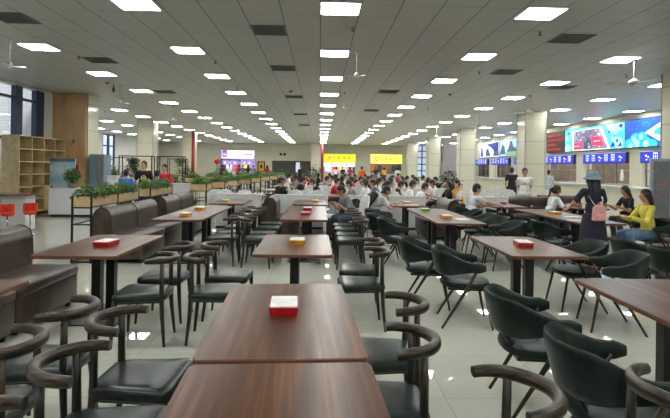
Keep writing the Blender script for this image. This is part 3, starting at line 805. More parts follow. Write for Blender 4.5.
def planter(x, y, L, rz, lab, seed, W=.32, z0=.9, z1=1.07):
    t = thing('planter_box', lab, 'planter', (x, y, 0), rz, 'planter boxes on black stands')
    MB().box(-W / 2 + .012, W / 2 - .012, .012, L - .012, z0 + .01, z1 - .03).build('soil', M['soil'], t)
    bx = MB()
    for a in ((-W / 2, W / 2, 0, .012), (-W / 2, W / 2, L - .012, L), (-W / 2, -W / 2 + .012, .012, L - .012), (W / 2 - .012, W / 2, .012, L - .012)): bx.box(*a, z0, z1)
    bx.build('box_panels', M['planter'], t)
    f = MB(); q = .014; n = max(1, round(L / 1.1))
    for k in range(n + 1):
        yy = L * k / n
        for s in (-1, 1): f.box(s * W / 2 - q, s * W / 2 + q, yy - q, yy + q, 0, z1 + .005)
        for z in (z0 - .01, .62, .02): f.box(-W / 2, W / 2, yy - q * .8, yy + q * .8, z - .012, z + .012)
    for s in (-1, 1):
        for z in (z1, z0, .62, .02): f.box(s * W / 2 - q, s * W / 2 + q, 0, L, z - .01, z + .01)
    f.build('frame', M['black'], t)
    leaves(int(620 * L), (-W / 2 - .02, W / 2 + .02, 0, L, z1 - .03, z1 + .2), .07, .3, seed).build('foliage', M['leaf'], t)
planter(-3.8, 8.2, 2.1, 0, 'planter box nearest us behind the sofas, lush green plants', 1, W=.3)
planter(-3.84, 11.1, 1.6, 0, 'planter box in front of the man in red', 2)
for i, (x, y) in enumerate(((-3.35, 14.0), (-3.2, 15.9), (-3.1, 17.8), (-2.95, 19.9), (-2.8, 22), (-2.65, 24.5), (-2.5, 27), (-2.3, 30))):
    planter(x, y, 1.5, .12, 'planter box %s in the right-hand row' % ['third', 'fourth', 'fifth', 'sixth', 'seventh', 'eighth', 'ninth', 'tenth'][i], 10 + i, W=.46)
for i, (x, y) in enumerate(((-5.6, 18.2), (-5.3, 20.7), (-5.0, 23.2), (-4.7, 25.7), (-4.3, 28.5), (-3.9, 32), (-3.4, 36))):
    planter(x, y, 2.0, .12, 'planter box %s in the left-hand row by the red pipe' % ['first', 'second', 'third', 'fourth', 'fifth', 'sixth', 'seventh'][i], 30 + i, W=.4)

def shrub(x, y, z, h, w, lab, seed, pot=True, mat='leaf', n=260, leaf=.1):
    t = thing('potted_plant', lab, 'plant', (x, y, z), 0, 'potted plants')
    ph = h * .25
    MB().lathe([(.001, 0), (w * .22, 0), (w * .3, ph * .7), (w * .28, ph), (w * .25, ph), (w * .24, ph * .85), (.001, ph * .85)], n=16).build('pot', M['pot'], t, smooth=True)
    s = MB()
    for k in range(5):
        a = k * 1.26; s.tube([(0, 0, ph * .8), (math.cos(a) * w * .12, math.sin(a) * w * .12, h * .55), (math.cos(a) * w * .3, math.sin(a) * w * .3, h * .85)], [.012, .009, .005], 6)
    s.build('stems', M['soil'], t)
    r = random.Random(seed); b = MB()
    for i in range(n):
        d = V((r.gauss(0, 1), r.gauss(0, 1), r.gauss(0, 1))).normalized() * r.random() ** .4
        p = V((d.x * w / 2, d.y * w / 2, h * .62 + d.z * h * .38)); a = r.uniform(0, 2 * PI); s_ = leaf * r.uniform(.6, 1.3)
        o = V((math.cos(a), math.sin(a), r.uniform(-.6, .6))).normalized(); sd = o.cross(V((0, 0, 1))).normalized() * s_ * .3
        v = [b.bm.verts.new(q) for q in (p, p + o * s_ * .5 + sd + V((0, 0, .01)), p + o * s_ - V((0, 0, s_ * .3)), p + o * s_ * .5 - sd + V((0, 0, .01)))]
        b.bm.faces.new((v[0], v[1], v[2])); b.bm.faces.new((v[0], v[2], v[3]))
    b.build('foliage', M[mat], t)
# ------------------------------------------------------------------ left side: bookshelf, counter, poster, stools
t = thing('bookshelf', 'pale oak open bookshelf of square empty cubbies under the blue-framed window', 'bookshelf', (-8.88, 14.75, 0))
D = .26; Ls = 2.6; nz = 6; z0s = .12; z1s = 2.38
for k in (0, 4): MB().box(-D, D, k * Ls / 4 - .015, k * Ls / 4 + .015, 0, z1s + .015).build('side_panel', M['shelf'], t)
for k in (1, 2, 3): MB().box(-D, D, k * Ls / 4 - .012, k * Ls / 4 + .012, z0s, z1s).build('divider', M['shelf'], t)
for k in range(nz + 1):
    z = z0s + (z1s - z0s) * k / nz; MB().box(-D, D, .015, Ls - .015, z - .015, z + .015).build('shelf_board', M['shelf'], t)
MB().box(-D, -D + .01, 0, Ls, 0, z1s).build('back_board', M['shelfback'], t)
for k in range(2):
    d = MB().box(D, D + .018, Ls * .5 + k * Ls / 4 + .02, Ls * .5 + (k + 1) * Ls / 4 - .02, z0s + .02, z0s + 2 * (z1s - z0s) / nz).build('door', M['shelf'], t)
    MB().box(D + .018, D + .03, Ls * .5 + k * Ls / 4 + .08, Ls * .5 + k * Ls / 4 + .1, .6, .7).build('handle', M['steel'], d)
t = thing('counter_cabinet', 'white counter cabinet in front of the bookshelf with a potted plant on it', 'counter', (-7.36, 15.55, 0))
MB().box(-.7, .62, -.28, .28, .07, .82).build('cabinet_body', M['white'], t); MB().box(-.72, .64, -.3, .3, .82, .85).build('worktop', M['white'], t, bevel=.005)
MB().box(-.66, .58, -.24, .24, 0, .07).build('plinth', M['dark'], t)
t = thing('poster_board', 'blue-teal printed poster board standing behind the white counter', 'poster', (-8.04, 15.98, 0))
MB().box(-.36, .42, -.015, .015, .88, 1.74).build('board', M['teal'], t)
MB().box(-.36, .42, -.018, -.0155, 1.64, 1.74).build('header_band', plain('poster_header', rgb(92, 112, 120), .5), t)
g = MB()
for i in range(5):
    for j in range(4):
        x = -.06 + j * .09; z = 1.55 - i * .09
        g.box(x, x + .045, -.0185, -.0155, z, z + .01); g.box(x + .018, x + .026, -.0185, -.0155, z - .025, z + .03)
g.build('printed_characters', M['whitep'], t)
for s in (-.3, .36): MB().box(s - .02, s + .02, -.02, .02, 0, .9).build('post', M['dark'], t)
shrub(gx(72.5, 15.5), 15.5, .851, .62, .48, 'small bushy potted plant on the white counter', 5, n=420, leaf=.08)
t = thing('reception_desk', 'white reception desk with dark curved top at the left edge', 'desk', (-7.65, 12.2, 0))
MB().prism(rrect(-1.2, 1.0, -.55, .2, .3, 8), .84, .87).build('desk_top', M['band'], t, bevel=.006)
MB().box(-1.15, .1, -.42, .1, .02, .84).build('front_panel', M['white'], t); MB().box(.3, .85, -.3, .1, .02, .84).build('side_panel', M['white'], t)
for i, (px, Yv, lab) in enumerate(((31, 11.6, 'red bucket bar stool right of the white desk'), (8, 11.2, 'red bucket bar stool at the left edge before the white desk'))):
    t = thing('bar_stool', lab, 'stool', (gx(px, Yv), Yv, 0), 0, 'red bar stools'); t.scale = (.78, .78, .92)
    MB().lathe([(.001, 0), (.19, 0), (.18, .015), (.03, .03), (.001, .03)], n=20).build('base', M['chrome'], t, smooth=True)
    MB().tube([(0, 0, .02), (0, 0, .48)], .022, 12).build('column', M['chrome'], t, smooth=True)
    MB().lathe([(.001, .47), (.15, .47), (.17, .52), (.16, .56), (.001, .57)], n=20).build('seat', M['stoolred'], t, smooth=True)
    b = MB(); R = []
    for k in range(17):
        a = math.radians(-120 + 240 * k / 16 + 90); c, s = math.cos(a), math.sin(a)
        R.append([b.bm.verts.new((c * r, s * r, z)) for r, z in ((.15, .5), (.18, .5), (.185, .74), (.155, .74))])
    for a, c in zip(R, R[1:]):
        for k in range(4): b.bm.faces.new((a[k], a[(k + 1) % 4], c[(k + 1) % 4], c[k]))
    b.bm.faces.new(R[0]); b.bm.faces.new(R[-1][::-1]); b.build('backrest', M['stoolred'], t, auto=50)
# lockers and doorway things behind the clad pillar
t = thing('storage_locker', 'grey-blue two-door locker beside the plywood pillar', 'locker', (-7.44, 17.85, 0))
MB().box(-.46, .03, -.3, .3, .04, 1.92).build('locker_body', plain('locker_blue', rgb(110, 128, 142), .45), t)
for s in (0, 1):
    d = MB().box(-.45 + .245 * s, -.22 + .24 * s, -.32, -.3, .08, 1.89).build('door', M['grey'] if s else plain('locker_door_blue', rgb(112, 132, 148), .45), t)
    MB().box(-.25 + .24 * s, -.235 + .24 * s, -.335, -.32, .95, 1.1).build('handle', M['steel'], d)
for x in (-.42, -.06): MB().box(x, x + .05, -.25, .25, 0, .04).build('foot', M['dark'], t)
def rack(x, y, w, lab, seed):
    t = thing('display_rack', lab, 'rack', (x, y, 0), 0, 'black plant racks'); f = MB()
    for a in (-w, w):
        for b_ in (-.2, .2): f.box(a - .02, a + .02, b_ - .02, b_ + .02, 0, 2.0)
    for z in (.02, 1.98):
        for b_ in (-.2, .2): f.box(-w, w, b_ - .02, b_ + .02, z - .02, z + .02)
    f.build('frame', M['black'], t)
    for z in (.45, .95, 1.45): MB().box(-w + .02, w - .02, -.18, .18, z, z + .025).build('shelf_board', M['planter'], t)
rack(-8.6, 24.0, .75, 'black metal rack with plants right of the locker', 1); rack(-7.0, 24.0, .6, 'black metal rack behind the boy in the black tee', 2); rack(-12.0, 31, .9, 'far black metal rack near the left windows', 3)
rack(-9.35, 33.5, .6, 'far black metal rack left of the red pipe', 4); rack(-5.9, 33.5, .6, 'far black rack beside the red pipe', 5)
for i, (px, Yv, z, h, w_, lab) in enumerate(((113, 20.4, 0, 1.5, .8, 'tall leafy plant right of the locker'), (106.5, 19.3, 0, 1.25, .6, 'leafy plant in front of the locker'), (107, 22, 1.2, .7, .7, 'dark plant above the tall leafy ones'),
        (134, 23.9, .976, .7, .8, 'plant on the rack behind the boy in blue'), (133, 24.1, 1.476, .45, .6, 'plant on the top rack board behind the boy in blue'), (184, 35.2, 0, 1.7, 1.3, 'plant at the foot of the far racks'), (180, 33.6, 1.476, .6, .8, 'plant on the far rack beside the red pipe'),
        (222, 38, 0, 1.5, 1.1, 'plant right of the red pipe'), (174, 17.0, 0, 1.2, .8, 'leafy plant behind the man in red'), (314.5, 30, 0, 1.75, 1.1, 'tall palm plant left of the second red pipe'), (451, 21, 0, 1.55, .9, 'dark tall plant before the right pillar'), (281, 34, 0, 1.6, 1.0, 'plant at the end of the planter rows'))):
    if 'above the tall' in lab: z = 0; h = 1.75
    shrub(gx(px, Yv), Yv, z, h, w_, lab, 50 + i, mat='leafd', n=300, leaf=.16 if h > .8 else .1)
t = thing('white_crate', 'white square box behind the boy in blue', 'box', (gx(113.5, 16), 16, 0)); MB().box(-.14, .14, -.14, .14, 0, 1.2).build('box_body', M['white'], t, bevel=.01); MB().box(-.15, .15, -.15, .15, 1.2, 1.24).build('lid', M['white'], t)

# ------------------------------------------------------------------ right wall screens and signs: local x runs along the wall away from the camera, z up
def wallpanel(name, lab, cat, y0, y1, z0, z1, mat, group=None, xw=XR - .12):
    """face looks -x; poly coordinates u (0 at the viewer's LEFT end = far end) to 1, v 0 bottom to 1 top"""
    t = thing(name, lab, cat, (xw, y1, z0), 0, group)
    W, Hh = y1 - y0, z1 - z0
    MB().box(0, .119, -W - .03, .03, -.03, Hh + .03).build('casing', M['dark'], t)
    MB().box(-.004, -.0005, -W, 0, 0, Hh).build('display', M[mat], t)
    return t, W, Hh
def art(t, W, Hh, name, mat, polys, lift=.004):
    b = MB()
    for poly in polys:
        vs = [b.bm.verts.new((-.004 - lift, -min(1, max(0, u)) * W, min(1, max(0, v)) * Hh)) for u, v in poly]
        f = b.bm.faces.new(vs)
    b.build(name, M[mat] if isinstance(mat, str) else mat, t, fix=False)
def rect(u0, v0, u1, v1): return [(u0, v0), (u1, v0), (u1, v1), (u0, v1)]
def circ(u, v, r, asp, n=10): return [(u + r * math.cos(2 * PI * k / n), v + r * asp * math.sin(2 * PI * k / n)) for k in range(n)]
ZS0, ZS1 = 2.6, 3.72
# red LED ticker
t, W, Hh = wallpanel('led_board', 'dark LED board with four lines of red characters left of the cyan screen', 'led board', 26.25, 28.35, ZS0, ZS1 - .02, 'ledback')
r = random.Random(3); P = []
for ln, (n, v) in enumerate(((6, .8), (7, .57), (4, .34), (6, .1))):
    for k in range(n):
        u = .08 + k * .125
        P += [rect(u, v, u + .09, v + .025), rect(u, v + .06, u + .09, v + .08), rect(u + .035, v - .03, u + .055, v + .11)]
        if r.random() < .6: P.append(rect(u, v - .02, u + .015, v + .08))
art(t, W, Hh, 'led_characters', 'leds', P)
# cyan screen with the tilted photograph
t, W, Hh = wallpanel('video_screen', 'bright cyan video screen showing a white-framed crowd photograph with red captions', 'screen', 21.0, 26.2, ZS0, ZS1, 'cyan', 'wall screens')
art(t, W, Hh, 'pale_patch', 'cyanl', [[(.72, .98), (.98, .98), (.99, .75), (.86, .55), (.78, .7)], [(0, .0), (.1, .0), (.12, .25), (.04, .35), (0, .2)], circ(.04, .6, .03, 4.5), circ(.92, .2, .06, 4), circ(.85, .4, .04, 4)], .004)
art(t, W, Hh, 'photo_border', 'whitelit', [[(.13, .9), (.66, .94), (.80, .0), (.16, .0)]], .008)
art(t, W, Hh, 'photo_crowd', 'mauve', [[(.16, .86), (.63, .9), (.76, .04), (.18, .05)]], .012)
r = random.Random(5); P = []; Q = []; S_ = []
for i in range(150):
    v = r.uniform(.1, .82); u = r.uniform(.18, .62 + (.82 - v) * .1); s = r.uniform(.004, .012)
    (P if r.random() < .5 else Q if r.random() < .6 else S_).append(circ(u, v, s, 3.2, 6))
art(t, W, Hh, 'photo_dark_figures', 'slate', P + [[(.36, .06), (.50, .06), (.52, .4), (.44, .5), (.38, .35)]], .016); art(t, W, Hh, 'photo_light_figures', 'whitelit', Q, .018); art(t, W, Hh, 'photo_violet_figures', 'navys', S_, .017)
art(t, W, Hh, 'red_caption', 'crim', [[(.18, .06), (.33, .05), (.34, .36), (.19, .34)], [(.51, .2), (.70, .13), (.665, .52), (.49, .58)]], .022)
art(t, W, Hh, 'caption_strokes', 'whitelit', [rect(.2 + k * .022, .19, .215 + k * .022, .22) for k in range(5)] + [rect(.54 + k * .022, .34, .555 + k * .022, .38) for k in range(5)], .026)
art(t, W, Hh, 'small_motifs', 'navys', [circ(.08, .82, .025, 3, 5), circ(.78, .68, .018, 4, 5), circ(.86, .5, .015, 4, 5), circ(.95, .86, .03, 3, 5), circ(.9, .3, .02, 4, 5), [(.8, .05), (.84, .3), (.87, .1)], [(.9, .06), (.95, .25), (.97, .08)]], .022)
art(t, W, Hh, 'rose_motifs', 'crim', [circ(.955, .3, .014, 4, 5), circ(.93, .15, .012, 4, 5)], .024)
# blue screen with the white diamond
t, W, Hh = wallpanel('video_screen', 'deep blue video screen with white diamond shape and turquoise clouds', 'screen', 18.35, 20.95, ZS0, ZS1, 'royal', 'wall screens')
art(t, W, Hh, 'turquoise_clouds', 'teals', [circ(.08, .1, .12, 1.9), circ(.25, .25, .14, 1.9), circ(.42, .3, .13, 1.9), circ(.5, .12, .15, 1.6), circ(.3, .05, .16, 1.3), circ(.65, .08, .14, 1.2)], .006)
art(t, W, Hh, 'pale_clouds', 'cyanl', [circ(.14, .06, .06, 2), circ(.3, .14, .07, 2), circ(.4, .36, .05, 2), circ(.52, .1, .07, 2), circ(.22, .3, .05, 2)], .01)
art(t, W, Hh, 'white_diamond', 'whitelit', [[(.5, .5), (.99, .93), (.99, .08), (.92, .08)]], .014)
art(t, W, Hh, 'turquoise_print', 'teals', [[(.68, .5), (.8, .62), (.97, .7), (.97, .42), (.86, .36), (.74, .4)]], .018)
art(t, W, Hh, 'white_specks', 'cyanl', [circ(r.uniform(.03, .85), r.uniform(.5, .95), .006, 2.3, 5) for _ in range(16)], .008)
# landscape screens behind the pillar
for i, (y0, y1) in enumerate(((31.6, 35.9), (36.0, 40.3))):
    t, W, Hh = wallpanel('video_screen', ['pale landscape screen with dark towers between the two right pillars', 'violet landscape screen left of the pale one'][i], 'screen', y0, y1, 2.55, 3.7, 'skyblue' if i == 0 else 'whitelit', 'wall screens')
    if i == 0: 
        art(t, W, Hh, 'dark_towers', 'slate', [[(.0, .12), (.08, .5), (.12, .75), (.22, .6), (.27, .12)], [(.3, .25), (.4, .5), (.46, .9), (.54, .85), (.6, .5), (.7, .45), (.72, .25)], [(.82, .2), (.86, .7), (.95, .9), (1, .6), (1, .2)]])
        art(t, W, Hh, 'green_field', 'grass', [rect(.28, .02, 1, .24)], .006)
    else:
        art(t, W, Hh, 'dark_figures', 'slate', [[(.02, .05), (.05, .7), (.14, .6), (.2, .05)], [(.3, .05), (.34, .5), (.45, .6), (.6, .05)], [(.7, .05), (.75, .5), (.95, .6), (1, .05)]])
        art(t, W, Hh, 'violet_block', 'navys', [[(.35, .85), (.97, .95), (.97, .4), (.8, .3), (.6, .6)]], .006)
# blue menu boards over each window
r = random.Random(11)
for i, (a, b) in enumerate(zip(piers, piers[1:])):
    if i > 5: break
    y0, y1 = a + .5, b - .5
    t, W, Hh = wallpanel('menu_board', 'blue lit menu board over the %s service window from the right edge' % ords[i], 'sign', y0, y1, 1.98, 2.4, 'bluesign', 'blue menu boards', XR - .14)
    P = []
    for k in range(6):
        u = .07 + k * .155
        if (k + i) % 3 == 0: P += [circ(u + .03, .62, .022, 5, 8), circ(u + .07, .5, .018, 5, 8), circ(u + .04, .25, .016, 5, 8)]
        else: P += [rect(u, .2, u + .008, .85), rect(u + .07, .2, u + .078, .85), rect(u, .8, u + .078, .87), rect(u + .015, .5, u + .065, .56), rect(u + .015, .28, u + .065, .34), rect(u + .035, .15, u + .043, .9)]
    art(t, W, Hh, 'printed_characters', 'whitelit', P)
    MB().box(-.002, .05, -W - .03, .03, Hh, Hh + .03).build('top_rail', M['white'], t)
# things inside the kitchen windows: counters and utensils
for i, p in enumerate((18.0, 22.3, 26.5, 34.0, 38.2)):
    t = thing('kitchen_counter', 'steel serving counter behind the %s service window' % ords[i], 'counter', (14.0, p, 0), 0, 'kitchen counters')
    MB().box(-.3, .3, -1.5, 1.5, 0, .98).build('counter_body', M['steel'], t); MB().box(-.32, .32, -1.52, 1.52, .98, 1.02).build('worktop', M['steel'], t)
t = thing('hanging_apron', 'pale cloth hanging inside the window above the girl in black', 'cloth', (12.9, 21.2, 1.2)); MB().prism([(-.12, 0), (.12, 0), (.09, .3), (.03, .5), (-.03, .5), (-.1, .28)], -.02, .02, 'YZ').build('cloth_body', M['whitep'], t); MB().box(-.01, .01, -.01, .01, .5, 1.2).build('hook_cord', M['steel'], t)
# kiosk board
t = thing('notice_kiosk', 'tall grey framed notice board standing behind the girl in yellow', 'notice board', (7.12, 10.35, 0), math.radians(-10))
MB().box(-.21, .21, -.04, .04, .06, 1.88).build('frame', plain('kiosk_frame', rgb(176, 184, 192), .4), t, bevel=.01); MB().box(-.155, .155, -.046, -.041, .35, 1.82).build('display', plain('dull_display', rgb(128, 132, 138), .3), t)
g = MB()
for k in range(3):
    x = -.11 + k * .08; g.box(x, x + .06, -.05, -.0465, 1.38, 1.395); g.box(x + .03, x + .042, -.05, -.0465, 1.32, 1.46); g.box(x, x + .07, -.05, -.0465, 1.33, 1.34)
for k in range(3): g.box(-.11, .11, -.05, -.0465, 1.22 - k * .06, 1.23 - k * .06)
g.build('printed_characters', M['pinkink'], t); MB().box(-.24, .24, -.2, .2, 0, .06).build('base', M['dark'], t)

# ------------------------------------------------------------------ back wall shops
def lightbox(lab, x0, x1, z0, z1, mat, yb=YB - .14):
    t = thing('shop_sign', lab, 'sign', (x0, yb, z0)); W = x1 - x0; Hh = z1 - z0
    MB().box(-.04, W + .04, 0, .13, -.04, Hh + .04).build('casing', M['white'], t); MB().box(0, W, -.012, -.001, 0, Hh).build('lit_face', M[mat], t)
    return t, W, Hh
def bart(t, name, mat, polys, lift=.012):
    b = MB()
    for poly in polys: b.bm.faces.new([b.bm.verts.new((u, -.012 - lift, v)) for u, v in poly])
    b.build(name, mat, t, fix=False)
def ring(cx, cz, r0, r1, n=16):
    out = []
    for k in range(n):
        a, b = 2 * PI * k / n, 2 * PI * (k + 1) / n
        out.append([(cx + r0 * math.cos(a), cz + r0 * math.sin(a)), (cx + r1 * math.cos(a), cz + r1 * math.sin(a)), (cx + r1 * math.cos(b), cz + r1 * math.sin(b)), (cx + r0 * math.cos(b), cz + r0 * math.sin(b))])
    return out
def glyph(x, z, s, seed):
    r = random.Random(seed); P = [rect(x, z + s * .42, x + s, z + s * .58), rect(x + s * .42, z, x + s * .58, z + s)]
    for _ in range(3):
        a = r.uniform(0, .6) * s; b = r.uniform(.1, .9) * s
        P.append(rect(x + a, z + b, x + a + s * .4, z + b + s * .15)) if r.random() < .5 else P.append(rect(x + b, z + a * .8, x + b + s * .15, z + a * .8 + s * .4))
    return P
olive = emit('olive_lit_print', rgb(90, 96, 16), .25); rose = emit('rose_lit_print', rgb(226, 90, 110), .7); tan = emit('tan_lit_print', rgb(226, 150, 110), .7); greenp = emit('green_lit_print', rgb(90, 170, 20), .6)
t, W, Hh = lightbox('bright yellow lit shop sign with pink round emblem and four characters', .38, 3.78, 2.12, 3.02, 'yellowsign')
bart(t, 'round_emblem', rose, ring(.58, .47, .13, .2) + ring(.58, .47, .0, .08, 8)); bart(t, 'green_character', greenp, glyph(.95, .35, .26, 1)); bart(t, 'printed_characters', olive, glyph(1.42, .33, .3, 2) + glyph(2.05, .33, .28, 3) + glyph(2.6, .33, .28, 4))
t, W, Hh = lightbox('pale yellow lit shop sign with rosy round emblem, right of the bright one', 5.4, 8.75, 2.08, 3.05, 'yellowsign2')
bart(t, 'round_emblem', tan, ring(.65, .47, .12, .25) + [[(.5, .2), (.8, .2), (.65, .4)]]); bart(t, 'printed_characters', olive, glyph(1.1, .33, .26, 5) + glyph(1.55, .3, .3, 6) + glyph(2.0, .3, .28, 7) + [rect(2.35 + .11 * k, .3, 2.42 + .11 * k, .4) for k in range(4)])
t, W, Hh = lightbox('white lit shop sign with purple square emblem over the left queue', -10.45, -7.0, 2.38, 3.22, 'whitesign')
bart(t, 'purple_emblem', M['purple'], [[(.08, .2), (.08, .72), (.2, .86), (.48, .86), (.6, .72), (.6, .2), (.45, .1), (.2, .1)]]); bart(t, 'emblem_strokes', M['whitelit'], [rect(.18, .3, .5, .42), rect(.2, .42, .25, .55), rect(.33, .42, .38, .58), rect(.45, .42, .5, .55)], .02)
bart(t, 'printed_characters', plain('violet_grey_print', rgb(120, 90, 140), .6), glyph(.85, .36, .2, 8) + glyph(1.15, .36, .2, 9) + glyph(1.5, .36, .22, 10) + glyph(1.8, .36, .22, 11) + glyph(2.1, .36, .2, 12) + [rect(2.5 + .12 * k, .36, 2.59 + .12 * k, .5) for k in range(6)])
bart(t, 'red_side_mark', rose, [rect(3.4, 0, 3.44, .3)], .02)
for x0, x1, z0, z1, nm, lab, seed in ((.4, 3.7, 1.68, 2.05, 'whitesign', 'white menu strip under the bright yellow sign', 20), (-10.4, -7.0, 1.72, 2.28, 'violet', 'violet menu strip under the white sign', 40)):
    t, W, Hh = lightbox(lab, x0, x1, z0, z1, nm, YB - .2)
    bart(t, 'printed_characters', M['navys'] if seed == 20 else M['whitelit'], sum([glyph(.2 + k * .52, .08, .26, seed + k) for k in range(6)], []))
    bart(t, 'panel_gaps', M['dark'], [rect(k * W / 4 - .02, 0, k * W / 4 + .02, Hh) for k in (1, 2, 3)], .016)
# shop interiors: counters and lit back panels
for x0, x1, c, mt in ((.4, 3.7, 'left yellow-signed', (225, 215, 225)), (5.45, 8.7, 'right yellow-signed', (120, 100, 90)), (-10.55, -6.95, 'purple-signed', (170, 150, 200))):
    t = thing('shop_counter', 'serving counter of the %s shop' % c, 'counter', ((x0 + x1) / 2, YB + .5, 0), 0, 'shop counters'); w_ = (x1 - x0) / 2 - .05
    MB().box(-w_, w_, -.2, .2, 0, .95).build('counter_body', M['white'], t); MB().box(-w_, w_, -.24, .24, .95, 1.0).build('worktop', M['steel'], t)
    t = thing('shop_backdrop', 'lit menu wall inside the %s shop' % c, 'wall panel', ((x0 + x1) / 2, YB + 2.4, 0), 0, 'shop backdrops')
    MB().box(-w_, w_, 0, .1, 0, 2.9).build('panel_board', plain('shop_panel_%d' % mt[0], rgb(*mt), .5), t)
    for k in range(4): MB().box(-w_ + .15 + k * w_ / 2, -w_ - .15 + (k + 1) * w_ / 2, -.03, 0, 1.2, 1.9).build('lit_picture', [M['whitesign'], M['crim'], M['yellowsign'], M['violet']][(k + int(x0 > 4)) % 4] if x0 < 4 else plain('pic_%d_%d' % (k, x0 > 0), rgb(*[(190, 110, 50), (60, 50, 60), (130, 100, 60), (60, 70, 60)][k]), .5), t)
t = thing('roller_shutter', 'dark grey shuttered opening with one pale lit pane right of centre', 'shutter', (-3.0, YB - .02, 0))
MB().box(-2.1, 2.05, 0, .1, 0, 2.2).build('shutter_curtain', grid_mat('shutter_slats', rgb(78, 76, 70), rgb(48, 46, 44), (50, .12), .02, (0, 0), .5, .02, 'XZ'), t)
MB().box(.3, .38, -.04, 0, 0, 2.2).build('post', M['black'], t); MB().box(.42, .85, -.02, 0, 1.0, 2.05).build('lit_pane', emit('pale_lit_pane', rgb(200, 205, 225), .8), t)
for k, x in enumerate((-1.2, -.1)): MB().box(x, x + .05, -.05, 0, 1.0, 1.4).build('latch', M['black'], t)
t = thing('framed_poster', 'black-framed yellow poster right of the violet menu', 'poster', (gx(261.3, YB), YB - .03, 0)); MB().box(-.4, .4, -.03, .03, 1.0, 2.1).build('frame', M['black'], t); MB().box(-.28, .28, -.036, -.031, 1.1, 2.0).build('poster_print', plain('ochre_print', rgb(214, 170, 50), .5), t); bart(t, 'dark_print', M['dark'], [rect(-.12, 1.35, .12, 1.75)], .03)
t = thing('wall_speaker_pair', 'two small dark round speakers above the grey shutter', 'speaker', (gx(282.5, YB), YB - .02, 2.9))
for s in (-.2, .2): MB().lathe([(.001, 0), (.15, 0), (.12, .06), (.001, .06)], (s, 0, 0), 14).build('speaker_cone', M['dark'], t).rotation_euler = (PI / 2, 0, 0)
t = thing('ad_reflection', 'narrow blue and yellow ad reflection on the far pillar side', 'poster', (8.4, 33.0, 0)); MB().box(-.35, .35, -.03, .03, .9, 2.5).build('frame', M['grey'], t); MB().box(-.3, .3, -.04, -.031, 1.5, 2.4).build('upper_reflection', M['yellowsign2'], t); MB().box(-.3, .3, -.04, -.031, .95, 1.45).build('lower_reflection', plain('blue_reflection', rgb(90, 140, 190), .5), t)  # glowing board in place of an ad's reflection in the pillar side
t = thing('grey_screen_wall', 'tall grey column-like folding screen between the far right pillars', 'screen panel', (gx(451, 33), 33, 0)); MB().box(-.55, .55, -.1, .1, 0, 3.2).build('panel', plain('grey_lilac', rgb(152, 148, 152), .5), t); MB().box(-.57, .57, -.12, .12, 3.2, 3.26).build('top_cap', M['grey'], t)
t = thing('red_lantern', 'small round red hanging sign left of the purple shop', 'sign', (gx(217, 40), 40, 0)); MB().ell((0, 0, 1.95), (.25, .1, .25)).build('lamp_body', M['red'], t, smooth=True); MB().tube([(0, 0, 0), (0, 0, 1.75)], .02).build('pole', M['dark'], t)
# ------------------------------------------------------------------ people
def Rz(a): return Matrix.Rotation(a, 3, 'Z')
def Ry(a): return Matrix.Rotation(a, 3, 'Y')
def remesh(mb, voxel, name, smooth=2):
    """fuse overlapping volumes into one continuous skin"""
    me = mb.mesh('tmp'); o = bpy.data.objects.new('tmp', me); COL.objects.link(o)
    m = o.modifiers.new('r', 'REMESH'); m.mode = 'VOXEL'; m.voxel_size = voxel
    s = o.modifiers.new('s', 'SMOOTH'); s.factor = .5; s.iterations = smooth
    dg = bpy.context.evaluated_depsgraph_get(); dg.update()
    out = bpy.data.meshes.new_from_object(o.evaluated_get(dg)); out.name = name
    bpy.data.objects.remove(o); bpy.data.meshes.remove(me)
    for p in out.polygons: p.use_smooth = True
    return out
def ik(a, t, l1, l2, pole):
    a, t, pole = V(a), V(t), V(pole); d = t - a; L = min(d.length, (l1 + l2) * .995); d.normalize(); t2 = a + d * L
    x = (l1 * l1 - l2 * l2 + L * L) / (2 * L); h = math.sqrt(max(0, l1 * l1 - x * x))
    p = pole - d * pole.dot(d); p.normalize()
    return a + d * x + p * h, t2
def hand(mb, w, d, n, side, curl=.5, r=.0085):
    """palm + four fingers + thumb; d = pointing direction, n = palm normal"""
    d = V(d).normalized(); n = V(n); n = (n - d * n.dot(d)).normalized(); s = d.cross(n) * side
    R3 = Matrix((d, s, n)).transposed()
    mb.ell(V(w) + d * .045, (.052, .04, .016), R3)
    for k, (off, L) in enumerate(((-.03, .062), (-.010, .073), (.011, .068), (.03, .052))):
        p = V(w) + d * .085 + s * off; a = 0; pts = [p - d * .03]
        q = p
        for j in range(3):
            a += curl * (.35 + .25 * j); dirv = d * math.cos(a) + n * math.sin(a); dirv = (dirv + s * off * 2).normalized()
            q2 = q + dirv * L * (.42, .32, .26)[j]; pts.append(q); q = q2
        pts.append(q)
        for u, v in zip(pts, pts[1:]): mb.caps(u, v, r, r * .9, 8)
    p = V(w) + d * .02 - s * .03; q = p + (d * .6 - s * .8).normalized() * .035; e = q + (d * .9 - s * .25 + n * .4).normalized() * .032
    mb.caps(p, q, r * 1.35, r * 1.15, 8); mb.caps(q, e, r * 1.1, r, 8)

